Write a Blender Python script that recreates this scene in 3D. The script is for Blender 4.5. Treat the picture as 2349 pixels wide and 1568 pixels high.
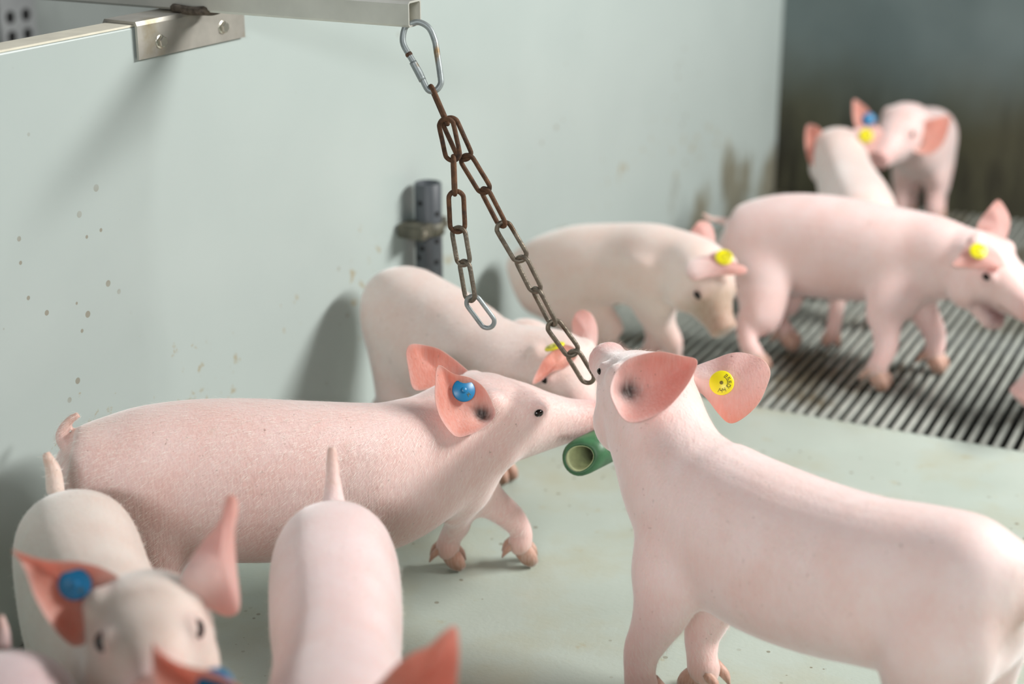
import bpy, bmesh, math, random
import numpy as np
from mathutils import Vector, Matrix

for o in list(bpy.data.objects):
    bpy.data.objects.remove(o, do_unlink=True)
scene = bpy.context.scene
COL = scene.collection
random.seed(7)
RNG = np.random.default_rng(7)

# ------------------------------------------------------------------ camera
PITCH, YAW = math.radians(19.2047), math.radians(26.1422)
cam_d = bpy.data.cameras.new('camera')
cam = bpy.data.objects.new('camera', cam_d)
COL.objects.link(cam)
cam.location = (0, 0, 1.0)
cam.rotation_euler = (math.pi / 2 - PITCH, 0, YAW)
cam_d.sensor_width = 36
cam_d.lens = 3801 / 2349 * 36
cam_d.clip_start = .05
cam_d.dof.use_dof = True
cam_d.dof.focus_distance = 1.95
cam_d.dof.aperture_fstop = 2.3
scene.camera = cam

# ------------------------------------------------------------------ light
world = bpy.data.worlds.new('barn_light')
scene.world = world
world.use_nodes = True
bg = world.node_tree.nodes['Background']
bg.inputs[0].default_value = (.90, .97, 1.0, 1)
bg.inputs[1].default_value = 0.055


def area(name, loc, target, sx, sy, power, col):
    d = bpy.data.lights.new(name, 'AREA')
    d.shape = 'RECTANGLE'
    d.size, d.size_y, d.energy, d.color = sx, sy, power, col
    o = bpy.data.objects.new(name, d)
    COL.objects.link(o)
    o.location = loc
    o.rotation_euler = (Vector(target) - Vector(loc)).to_track_quat('-Z', 'Y').to_euler()
    return o


KEY = area('ceiling_lamp_key', (1.35, 2.95, 2.0), (-.6, 1.5, 0), 1.5, .3, 120, (1, .985, .96))
FILL = area('ceiling_lamp_corridor', (.5, -2.3, 2.0), (-.2, 1.5, 0), 1.2, .3, 64, (.97, .985, 1))
NEXT = area('ceiling_lamp_next_pen', (-2.6, 2.3, 2.3), (-.9, 3.6, 0), 1.2, .25, 16, (.95, .98, 1))

scene.view_settings.view_transform = 'Standard'
scene.view_settings.look = 'None'
scene.view_settings.gamma = 1
scene.view_settings.exposure = 0.09
scene.view_settings.use_curve_mapping = False


# ------------------------------------------------------------------ materials
def new_mat(name):
    m = bpy.data.materials.new(name)
    m.use_nodes = True
    nt = m.node_tree
    return m, nt, nt.nodes['Principled BSDF']


def N(nt, typ, **kw):
    n = nt.nodes.new(typ)
    for k, v in kw.items():
        setattr(n, k, v)
    return n


def noise(nt, vec, scale, detail=3, rough=.5):
    n = N(nt, 'ShaderNodeTexNoise')
    n.inputs['Scale'].default_value = scale
    n.inputs['Detail'].default_value = detail
    n.inputs['Roughness'].default_value = rough
    if vec is not None:
        nt.links.new(vec, n.inputs['Vector'])
    return n.outputs['Fac']


def ramp(nt, fac, p0, p1, c0=(0, 0, 0, 1), c1=(1, 1, 1, 1)):
    r = N(nt, 'ShaderNodeValToRGB')
    r.color_ramp.elements[0].position, r.color_ramp.elements[1].position = p0, p1
    r.color_ramp.elements[0].color, r.color_ramp.elements[1].color = c0, c1
    nt.links.new(fac, r.inputs[0])
    return r.outputs[0]


def mixc(nt, fac, a, b, mode='MIX'):
    m = N(nt, 'ShaderNodeMix', data_type='RGBA', blend_type=mode)
    for sock, val in ((m.inputs[0], fac), (m.inputs[6], a), (m.inputs[7], b)):
        if isinstance(val, (int, float)):
            sock.default_value = val
        elif isinstance(val, tuple):
            sock.default_value = val
        else:
            nt.links.new(val, sock)
    return m.outputs[2]


def mathn(nt, op, a, b=None):
    m = N(nt, 'ShaderNodeMath', operation=op)
    for i, v in enumerate((a, b)):
        if v is None:
            continue
        if isinstance(v, (int, float)):
            m.inputs[i].default_value = v
        else:
            nt.links.new(v, m.inputs[i])
    return m.outputs[0]


def mapr(nt, v, a, b, c=0., d=1.):
    m = N(nt, 'ShaderNodeMapRange', interpolation_type='SMOOTHSTEP')
    m.inputs[1].default_value, m.inputs[2].default_value = a, b
    m.inputs[3].default_value, m.inputs[4].default_value = c, d
    nt.links.new(v, m.inputs[0])
    return m.outputs[0]


def bump(nt, bs, height, strength, dist=.002):
    b = N(nt, 'ShaderNodeBump')
    b.inputs['Strength'].default_value = strength
    b.inputs['Distance'].default_value = dist
    nt.links.new(height, b.inputs['Height'])
    nt.links.new(b.outputs[0], bs.inputs['Normal'])


def pos_xyz(nt):
    g = N(nt, 'ShaderNodeNewGeometry')
    s = N(nt, 'ShaderNodeSeparateXYZ')
    nt.links.new(g.outputs['Position'], s.inputs[0])
    return g.outputs['Position'], s.outputs[0], s.outputs[1], s.outputs[2]


def simple(name, col, rough=.5, metal=0., nscale=0, namt=.15, bumps=0., dirt=None):
    m, nt, bs = new_mat(name)
    bs.inputs['Roughness'].default_value = rough
    bs.inputs['Metallic'].default_value = metal
    c4 = (*col, 1)
    if nscale:
        p = pos_xyz(nt)[0]
        f = noise(nt, p, nscale, 4)
        dk = tuple(x * (1 - namt * 2) for x in col) + (1,)
        lt = tuple(min(1, x * (1 + namt)) for x in col) + (1,)
        out = ramp(nt, f, .3, .7, dk, lt)
        if dirt:
            f2 = noise(nt, p, dirt[0], 5, .6)
            out = mixc(nt, ramp(nt, f2, dirt[1], dirt[1] + .12), out, (*dirt[2], 1))
        nt.links.new(out, bs.inputs['Base Color'])
        if bumps:
            bump(nt, bs, noise(nt, p, nscale * 3, 4), bumps)
    else:
        bs.inputs['Base Color'].default_value = c4
    return m


def skin_mat():
    m, nt, bs = new_mat('piglet_skin')
    at = N(nt, 'ShaderNodeAttribute', attribute_name='Col')
    th = N(nt, 'ShaderNodeAttribute', attribute_name='thin')
    p = pos_xyz(nt)[0]
    big = noise(nt, p, 22, 3)
    c = mixc(nt, ramp(nt, big, .35, .7), at.outputs['Color'], (.92, .74, .68, 1), 'MULTIPLY')
    c = mixc(nt, .45, at.outputs['Color'], c)
    # small dirt flecks and freckles
    fle = noise(nt, p, 210, 2)
    pat = noise(nt, p, 14, 3)
    msk = mathn(nt, 'MULTIPLY', ramp(nt, fle, .675, .74), ramp(nt, pat, .44, .60))
    c = mixc(nt, mathn(nt, 'MULTIPLY', msk, .55), c, (.22, .13, .085, 1))
    stain = ramp(nt, noise(nt, p, 30, 4, .6), .66, .78)
    c = mixc(nt, mathn(nt, 'MULTIPLY', stain, .30), c, (.50, .36, .22, 1))
    mp0 = N(nt, 'ShaderNodeMapping')
    mp0.inputs['Scale'].default_value = (1, 1, .14)
    nt.links.new(p, mp0.inputs[0])
    strk = ramp(nt, noise(nt, mp0.outputs[0], 330, 3), .42, .66)
    c = mixc(nt, mathn(nt, 'MULTIPLY', strk, .16), c, (.95, .86, .80, 1))
    nt.links.new(c, bs.inputs['Base Color'])
    bs.inputs['Roughness'].default_value = .52
    bs.inputs['Subsurface Weight'].default_value = .25
    bs.inputs['Subsurface Radius'].default_value = (1, .35, .25)
    bs.inputs['Subsurface Scale'].default_value = .006
    bs.inputs['Sheen Weight'].default_value = .55
    bs.inputs['Sheen Roughness'].default_value = .45
    bs.inputs['Specular IOR Level'].default_value = .35
    mp = N(nt, 'ShaderNodeMapping')
    mp.inputs['Scale'].default_value = (1, 1, .16)
    nt.links.new(p, mp.inputs[0])
    f = mathn(nt, 'ADD', mathn(nt, 'MULTIPLY', noise(nt, p, 260, 3), .6), noise(nt, mp.outputs[0], 420, 3))
    bump(nt, bs, f, .40, .0013)
    tr = N(nt, 'ShaderNodeBsdfTranslucent')
    nt.links.new(mixc(nt, 1.0, c, (1.0, .62, .48, 1), 'MULTIPLY'), tr.inputs[0])
    mx = N(nt, 'ShaderNodeMixShader')
    nt.links.new(mathn(nt, 'MULTIPLY', th.outputs['Fac'], .42), mx.inputs[0])
    nt.links.new(bs.outputs[0], mx.inputs[1])
    nt.links.new(tr.outputs[0], mx.inputs[2])
    nt.links.new(mx.outputs[0], nt.nodes['Material Output'].inputs[0])
    return m


def panel_mat():
    m, nt, bs = new_mat('white_plastic_panel')
    p, x, y, z = pos_xyz(nt)
    base = ramp(nt, noise(nt, p, 3, 3), .3, .7, (.435, .50, .478, 1), (.475, .54, .515, 1))
    # fly specks
    v = N(nt, 'ShaderNodeTexVoronoi')
    v.inputs['Scale'].default_value = 34
    nt.links.new(p, v.inputs['Vector'])
    patch = ramp(nt, noise(nt, p, 5, 2), .50, .60)
    sc = N(nt, 'ShaderNodeSeparateColor')
    nt.links.new(v.outputs['Color'], sc.inputs[0])
    thr = mapr(nt, sc.outputs[0], .35, 1.0, .02, .17)
    sp = mathn(nt, 'MULTIPLY', mapr(nt, mathn(nt, 'SUBTRACT', thr, v.outputs['Distance']), 0., .025), patch)
    c = mixc(nt, mathn(nt, 'MULTIPLY', sp, .65), base, (.22, .17, .10, 1))
    # smeared manure: toward the far corner and low down
    far = mapr(nt, y, 2.5, 3.75)
    low = mapr(nt, z, .02, .42, 1., 0.)
    st = N(nt, 'ShaderNodeMapping')
    st.inputs['Scale'].default_value = (1, 1, .45)
    nt.links.new(p, st.inputs[0])
    sm = noise(nt, st.outputs[0], 9, 5, .65)
    k = mathn(nt, 'MULTIPLY', far, low)
    d = mapr(nt, mathn(nt, 'ADD', sm, mathn(nt, 'MULTIPLY', k, .38)), .76, .92)
    c = mixc(nt, mathn(nt, 'MULTIPLY', d, .75), c, (.17, .135, .07, 1))
    sm2 = noise(nt, p, 42, 4, .7)
    band = mathn(nt, 'MULTIPLY', mapr(nt, z, .08, .20), mapr(nt, z, .24, .40, 1., 0.))
    band = mathn(nt, 'MULTIPLY', band, ramp(nt, noise(nt, p, 7, 2), .45, .6))
    d2 = mapr(nt, mathn(nt, 'ADD', sm2, mathn(nt, 'MULTIPLY', band, .16)), .72, .80)
    c = mixc(nt, mathn(nt, 'MULTIPLY', d2, .6), c, (.36, .28, .14, 1))
    nt.links.new(c, bs.inputs['Base Color'])
    bs.inputs['Roughness'].default_value = .33
    bump(nt, bs, noise(nt, p, 12, 2), .06, .004)
    return m


def back_mat():
    m, nt, bs = new_mat('dirty_concrete_wall')
    p, x, y, z = pos_xyz(nt)
    base = ramp(nt, noise(nt, p, 5, 4), .3, .7, (.10, .135, .133, 1), (.14, .18, .176, 1))
    g = mapr(nt, mathn(nt, 'ADD', z, mathn(nt, 'MULTIPLY', noise(nt, p, 4, 4), -.22)), .05, .30, 1., 0.)
    c = mixc(nt, mathn(nt, 'MULTIPLY', g, .85), base, (.055, .046, .012, 1))
    st = N(nt, 'ShaderNodeMapping')
    st.inputs['Scale'].default_value = (1.6, 1, .25)
    nt.links.new(p, st.inputs[0])
    s = noise(nt, st.outputs[0], 9, 4, .6)
    lowz = mapr(nt, z, .10, .34, 1., 0.)
    c = mixc(nt, mathn(nt, 'MULTIPLY', ramp(nt, s, .47, .60), mathn(nt, 'MULTIPLY', lowz, .9)), c, (.018, .016, .008, 1))
    nt.links.new(c, bs.inputs['Base Color'])
    bs.inputs['Roughness'].default_value = .6
    return m


def floor_mat():
    m, nt, bs = new_mat('pale_green_floor')
    p, x, y, z = pos_xyz(nt)
    base = ramp(nt, noise(nt, p, 4, 4), .3, .7, (.42, .485, .425, 1), (.485, .55, .49, 1))
    tan = ramp(nt, noise(nt, p, 7, 5, .6), .48, .70)
    c = mixc(nt, mathn(nt, 'MULTIPLY', tan, .5), base, (.43, .42, .29, 1))
    v = N(nt, 'ShaderNodeTexVoronoi')
    v.inputs['Scale'].default_value = 55
    nt.links.new(p, v.inputs['Vector'])
    sc = N(nt, 'ShaderNodeSeparateColor')
    nt.links.new(v.outputs['Color'], sc.inputs[0])
    thr = mapr(nt, sc.outputs[0], .3, 1.0, .02, .19)
    sp = mathn(nt, 'MULTIPLY', mapr(nt, mathn(nt, 'SUBTRACT', thr, v.outputs['Distance']), 0., .03), ramp(nt, noise(nt, p, 6, 2), .44, .56))
    c = mixc(nt, mathn(nt, 'MULTIPLY', sp, .7), c, (.16, .12, .06, 1))
    blot = ramp(nt, noise(nt, p, 28, 4, .6), .66, .74)
    c = mixc(nt, mathn(nt, 'MULTIPLY', blot, .4), c, (.40, .33, .17, 1))
    nt.links.new(c, bs.inputs['Base Color'])
    rg = ramp(nt, noise(nt, p, 9, 3), .3, .7, (.28, .28, .28, 1), (.5, .5, .5, 1))
    nt.links.new(rg, bs.inputs['Roughness'])
    bump(nt, bs, noise(nt, p, 160, 4), .35, .0015)
    return m


M = {
    'skin': skin_mat(),
    'panel': panel_mat(),
    'back': back_mat(),
    'floor': floor_mat(),
    'panel_edge': simple('panel_top_edge', (.80, .76, .62), .45, 0, 30, .06),
    'slat': simple('slat_metal', (.50, .53, .48), .42, .25, 20, .12, .15, (5, .52, (.20, .175, .12))),
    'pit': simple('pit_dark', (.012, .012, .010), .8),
    'steel': simple('stainless_steel', (.72, .71, .64), .38, .45, 18, .06, .06, (9, .66, (.42, .37, .27))),
    'bracket': simple('weathered_bracket_steel', (.47, .45, .40), .45, .55, 26, .10, .08, (8, .58, (.33, .28, .18))),
    'weld': simple('weld_bead', (.16, .13, .10), .6, .5, 120, .3, .4),
    'bolt': simple('bolt_steel', (.62, .60, .52), .3, .9),
    'zinc': simple('galvanised_steel', (.34, .38, .38), .5, .5, 60, .12, .1, (28, .57, (.26, .17, .08))),
    'rust': simple('rusted_iron', (.13, .062, .03), .75, .25, 110, .3, .5, (45, .56, (.06, .035, .025))),
    'worn': simple('worn_iron', (.20, .17, .13), .48, .6, 90, .2, .4, (35, .56, (.09, .055, .03))),
    'pipe': simple('dark_grey_pvc', (.075, .085, .095), .45, 0, 12, .12),
    'hole': simple('hole_dark', (.006, .006, .006), .9),
    'clamp': simple('pipe_clamp', (.12, .115, .085), .55, .2, 40, .3),
    'green': simple('green_rubber', (.055, .17, .075), .45, 0, 40, .2, .2),
    'greenin': simple('chewed_green_rubber', (.55, .62, .34), .6, 0, 60, .12, .3),
    'yellow': simple('yellow_tag_plastic', (.86, .76, .015), .35),
    'blue': simple('blue_tag_plastic', (.015, .19, .40), .35),
    'print': simple('tag_print', (.16, .13, .01), .5),
    'eye': simple('eye_dark', (.012, .007, .005), .08),
    'hair': simple('pale_bristle', (.93, .86, .79), .45),
    'plate': simple('grey_plate', (.30, .31, .31), .5, 0, 9, .1),
    'farwall': simple('far_partition', (.26, .285, .27), .5, 0, 5, .15),
}


# ------------------------------------------------------------------ helpers
def link_mesh(name, verts, faces, mat, parent=None, smooth=True, cols=None, thin=None):
    me = bpy.data.meshes.new(name)
    me.from_pydata([tuple(v) for v in verts], [], [tuple(f) for f in faces])
    if smooth:
        me.polygons.foreach_set('use_smooth', [True] * len(me.polygons))
    if mat:
        me.materials.append(mat)
    me.update()
    o = bpy.data.objects.new(name, me)
    COL.objects.link(o)
    o.parent = parent
    return o


def from_bm(name, bm, mat, parent=None, smooth=False):
    me = bpy.data.meshes.new(name)
    bmesh.ops.recalc_face_normals(bm, faces=bm.faces)
    bm.to_mesh(me)
    bm.free()
    if smooth:
        me.polygons.foreach_set('use_smooth', [True] * len(me.polygons))
    me.materials.append(mat)
    o = bpy.data.objects.new(name, me)
    COL.objects.link(o)
    o.parent = parent
    return o


def tag(o, label=None, cat=None, group=None, kind=None):
    if label:
        o['label'] = label
    if cat:
        o['category'] = cat
    if group:
        o['group'] = group
    if kind:
        o['kind'] = kind
    return o


def empty(name, loc):
    o = bpy.data.objects.new(name, None)
    COL.objects.link(o)
    o.location = loc
    o.empty_display_size = .05
    return o


def adopt(child, root):
    child.parent = root
    child.matrix_parent_inverse = Matrix.Translation(root.location).inverted()
    return child


def unit(v):
    v = np.asarray(v, float)
    return v / max(np.linalg.norm(v), 1e-9)


def catmull(P, per=6, closed=False):
    P = np.asarray(P, float)
    n = len(P)
    if closed:
        Q = np.vstack([P[-1], P, P[0], P[1]])
        segs = n
    else:
        Q = np.vstack([2 * P[0] - P[1], P, 2 * P[-1] - P[-2]])
        segs = n - 1
    out = []
    for i in range(segs):
        a, b, c, d = Q[i:i + 4]
        for k in range(per):
            t = k / per
            out.append(.5 * (2 * b + (c - a) * t + (2 * a - 5 * b + 4 * c - d) * t * t + (3 * b - a - 3 * c + d) * t ** 3))
    if not closed:
        out.append(P[-1])
    return np.array(out)


def loft(Cn, W, Hh, up=(0, 0, 1), n=28, p=2.15, lat=None):
    """closed tube round a centre line; W lateral, Hh vertical half sizes"""
    Cn = np.asarray(Cn, float)
    T = np.gradient(Cn, axis=0)
    verts, faces = [], []
    a = np.linspace(0, 2 * np.pi, n, endpoint=False)
    ca, sa = np.cos(a), np.sin(a)
    ca = np.sign(ca) * np.abs(ca) ** (2 / p)
    sa = np.sign(sa) * np.abs(sa) ** (2 / p)
    for i in range(len(Cn)):
        t = unit(T[i])
        u = np.asarray(up if np.ndim(up) == 1 else up[i], float)
        s = unit(np.cross(u, t))
        if lat is not None:
            s = unit(np.asarray(lat) - t * np.dot(lat, t))
        v = np.cross(t, s)
        for k in range(n):
            verts.append(Cn[i] + s * ca[k] * W[i] + v * sa[k] * Hh[i])
    m = len(Cn)
    for i in range(m - 1):
        for k in range(n):
            k2 = (k + 1) % n
            faces.append((i * n + k, i * n + k2, (i + 1) * n + k2, (i + 1) * n + k))
    verts.append(Cn[0]); verts.append(Cn[-1])
    c0, c1 = m * n, m * n + 1
    for k in range(n):
        k2 = (k + 1) % n
        faces.append((c0, k2, k))
        faces.append((c1, (m - 1) * n + k, (m - 1) * n + k2))
    return verts, faces


class Acc:
    def __init__(self):
        self.v, self.f = [], []

    def add(self, vf):
        o = len(self.v)
        self.v += [np.asarray(x) for x in vf[0]]
        self.f += [tuple(i + o for i in q) for q in vf[1]]


def ellipsoid(c, ax, n=14, m=10):
    """ax: 3 axis vectors"""
    ax = [np.asarray(x, float) for x in ax]
    v, f = [], []
    for i in range(1, m):
        ph = math.pi * i / m
        for k in range(n):
            t = 2 * math.pi * k / n
            v.append(np.asarray(c) + ax[0] * math.sin(ph) * math.cos(t) + ax[1] * math.sin(ph) * math.sin(t) + ax[2] * math.cos(ph))
    for i in range(m - 2):
        for k in range(n):
            k2 = (k + 1) % n
            f.append((i * n + k, (i + 1) * n + k, (i + 1) * n + k2, i * n + k2))
    v.append(np.asarray(c) + ax[2]); v.append(np.asarray(c) - ax[2])
    t0, t1 = len(v) - 2, len(v) - 1
    for k in range(n):
        k2 = (k + 1) % n
        f.append((t0, k, k2))
        f.append((t1, (m - 2) * n + k2, (m - 2) * n + k))
    return v, f


def sweep(pts, r, n=10, closed=False, per=6):
    """round wire along points"""
    P = catmull(pts, per, closed)
    m = len(P)
    if closed:
        T = np.roll(P, -1, 0) - np.roll(P, 1, 0)
    else:
        T = np.gradient(P, axis=0)
    R = np.full(m, r) if np.isscalar(r) else np.interp(np.linspace(0, 1, m), np.linspace(0, 1, len(r)), r)
    t0 = unit(T[0])
    u = unit(np.cross(t0, (.3, .5, .81)))
    verts, faces = [], []
    for i in range(m):
        t = unit(T[i])
        u = unit(u - t * np.dot(u, t))
        w = np.cross(t, u)
        for k in range(n):
            a = 2 * math.pi * k / n
            verts.append(P[i] + (u * math.cos(a) + w * math.sin(a)) * R[i])
    for i in range(m if closed else m - 1):
        j = (i + 1) % m
        # best match of ring phases on closing
        sh = 0
        if closed and j == 0:
            d = [np.linalg.norm(verts[i * n] - verts[k]) for k in range(n)]
            sh = int(np.argmin(d))
        for k in range(n):
            k2 = (k + 1) % n
            faces.append((i * n + k, i * n + k2, j * n + (k2 + sh) % n, j * n + (k + sh) % n))
    if not closed:
        verts.append(P[0]); verts.append(P[-1])
        for k in range(n):
            k2 = (k + 1) % n
            faces.append((m * n, k2, k))
            faces.append((m * n + 1, (m - 1) * n + k, (m - 1) * n + k2))
    return verts, faces


def vf_obj(name, vf, mat, parent=None, smooth=True):
    bm = bmesh.new()
    vs = [bm.verts.new(tuple(x)) for x in vf[0]]
    for q in vf[1]:
        try:
            bm.faces.new([vs[i] for i in q])
        except ValueError:
            pass
    return from_bm(name, bm, mat, parent, smooth)


def box_obj(name, origin, axes, dims, mat, parent=None, bev=0., kind=None):
    """box from origin corner along three axis vectors"""
    bm = bmesh.new()
    ax = [np.asarray(a, float) for a in axes]
    o = np.asarray(origin, float)
    vs = []
    for i in (0, 1):
        for j in (0, 1):
            for k in (0, 1):
                vs.append(bm.verts.new(tuple(o + ax[0] * dims[0] * i + ax[1] * dims[1] * j + ax[2] * dims[2] * k)))
    for q in ((0, 1, 3, 2), (4, 6, 7, 5), (0, 4, 5, 1), (2, 3, 7, 6), (0, 2, 6, 4), (1, 5, 7, 3)):
        bm.faces.new([vs[i] for i in q])
    if bev:
        bmesh.ops.bevel(bm, geom=bm.edges[:], offset=bev, segments=2, affect='EDGES', profile=.5)
    ob = from_bm(name, bm, mat, parent)
    if kind:
        ob['kind'] = kind
    return ob


def disc_vf(c, nrm, r, h, n=28, bev=.2):
    """round button: axis nrm, from c to c+nrm*h, softly bevelled"""
    nrm = unit(nrm)
    a = unit(np.cross(nrm, (.21, .32, .92)))
    b = np.cross(nrm, a)
    prof = [(r, 0), (r, h * (1 - bev)), (r - h * bev, h)]
    v, f = [], []
    for rr, hh in prof:
        for k in range(n):
            t = 2 * math.pi * k / n
            v.append(np.asarray(c) + nrm * hh + (a * math.cos(t) + b * math.sin(t)) * rr)
    for i in range(len(prof) - 1):
        for k in range(n):
            k2 = (k + 1) % n
            f.append((i * n + k, i * n + k2, (i + 1) * n + k2, (i + 1) * n + k))
    f.append(tuple(range(n))[::-1])
    f.append(tuple(range((len(prof) - 1) * n, len(prof) * n)))
    return v, f


# ------------------------------------------------------------------ the pen
P1 = np.array([-1.30, 1.42, 0.])
P2 = np.array([-1.1803, 3.8775, 0.0])
WD = unit(P2 - P1)                      # along the partition, away
WN = np.array([WD[1], -WD[0], 0.])      # out of the partition into the pen
ZZ = np.array([0, 0, 1.])
XX = np.array([1., 0, 0])
YY = np.array([0, 1., 0])
TOP = .702
BACK = float(P2[1])
EDGE = 2.465


def on_wall(s, z, off=0.):
    return P1 + WD * s + WN * off + ZZ * z


wall = box_obj('wall_left', on_wall(-1.6, 0, -.042), (WD, WN, ZZ), (1.6 + float(np.linalg.norm(P2 - P1)), .042, TOP), M['panel'], None, .002, 'structure')
wall['label'] = 'white plastic partition panel with fly specks'
tr = box_obj('trim_1', on_wall(-1.6, TOP + .0004, -.041), (WD, WN, ZZ), (3.9, .040, .0025), M['panel_edge'], None, 0, 'structure')
bw = box_obj('wall_back', (-1.5, BACK, -.3), (XX, YY, ZZ), (3.6, .08, 1.3), M['back'], None, 0, 'structure')
bw['label'] = 'dark dirty concrete back wall with manure stains'
fr = box_obj('shade_wall_front', (-1.40, .34, 0), (XX, YY, ZZ), (3.2, .042, .66), M['panel'], None, .002, 'structure')  # out of view, added so its shadow falls on the near floor
fr['label'] = 'unseen front partition below the camera, added to shade the near floor'
fl = box_obj('floor', (-1.45, -.9, -.05), (XX, YY, ZZ), (3.2, EDGE + .9, .05), M['floor'], None, .002, 'structure')
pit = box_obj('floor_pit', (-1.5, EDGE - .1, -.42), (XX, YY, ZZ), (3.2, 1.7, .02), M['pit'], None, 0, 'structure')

# slatted part: triangular bars, one object each
grid = empty('floor_slats', (-.4, EDGE, 0))
grid['kind'] = 'structure'
grid['label'] = 'metal slatted floor of parallel bars over a dark pit'
bm = bmesh.new()
sec = [(-.0046, 0), (-.0036, .0012), (.0036, .0012), (.0046, 0), (.0012, -.014), (-.0012, -.014)]
L = BACK - EDGE + .03
ra = [bm.verts.new((x, 0, z - .0012)) for x, z in sec]
rb = [bm.verts.new((x, L, z - .0012)) for x, z in sec]
for i in range(6):
    j = (i + 1) % 6
    bm.faces.new((ra[i], ra[j], rb[j], rb[i]))
bm.faces.new(ra[::-1]); bm.faces.new(rb)
bmesh.ops.recalc_face_normals(bm, faces=bm.faces)
sme = bpy.data.meshes.new('slat')
bm.to_mesh(sme); bm.free()
sme.materials.append(M['slat'])
x = -1.285
while x < .75:
    o = bpy.data.objects.new('slat', sme)
    COL.objects.link(o)
    o.location = (x, EDGE - .004, 0)
    adopt(o, grid)
    x += .0198
for yy in np.arange(EDGE + .18, BACK, .30):
    adopt(box_obj('cross_bar', (-1.3, yy, -.034), (XX, YY, ZZ), (2.1, .008, .018), M['pit']), grid)

# neighbouring pen behind the partition
nf = box_obj('floor_neighbour_pen', (-3.4, -.5, -.05), (XX, YY, ZZ), (1.94, 5.0, .05), M['farwall'], None, 0, 'structure')
fw = box_obj('wall_far', (-2.35, .3, 0), (XX, YY, ZZ), (.05, 4.2, .90), M['farwall'], None, .003, 'structure')

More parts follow.
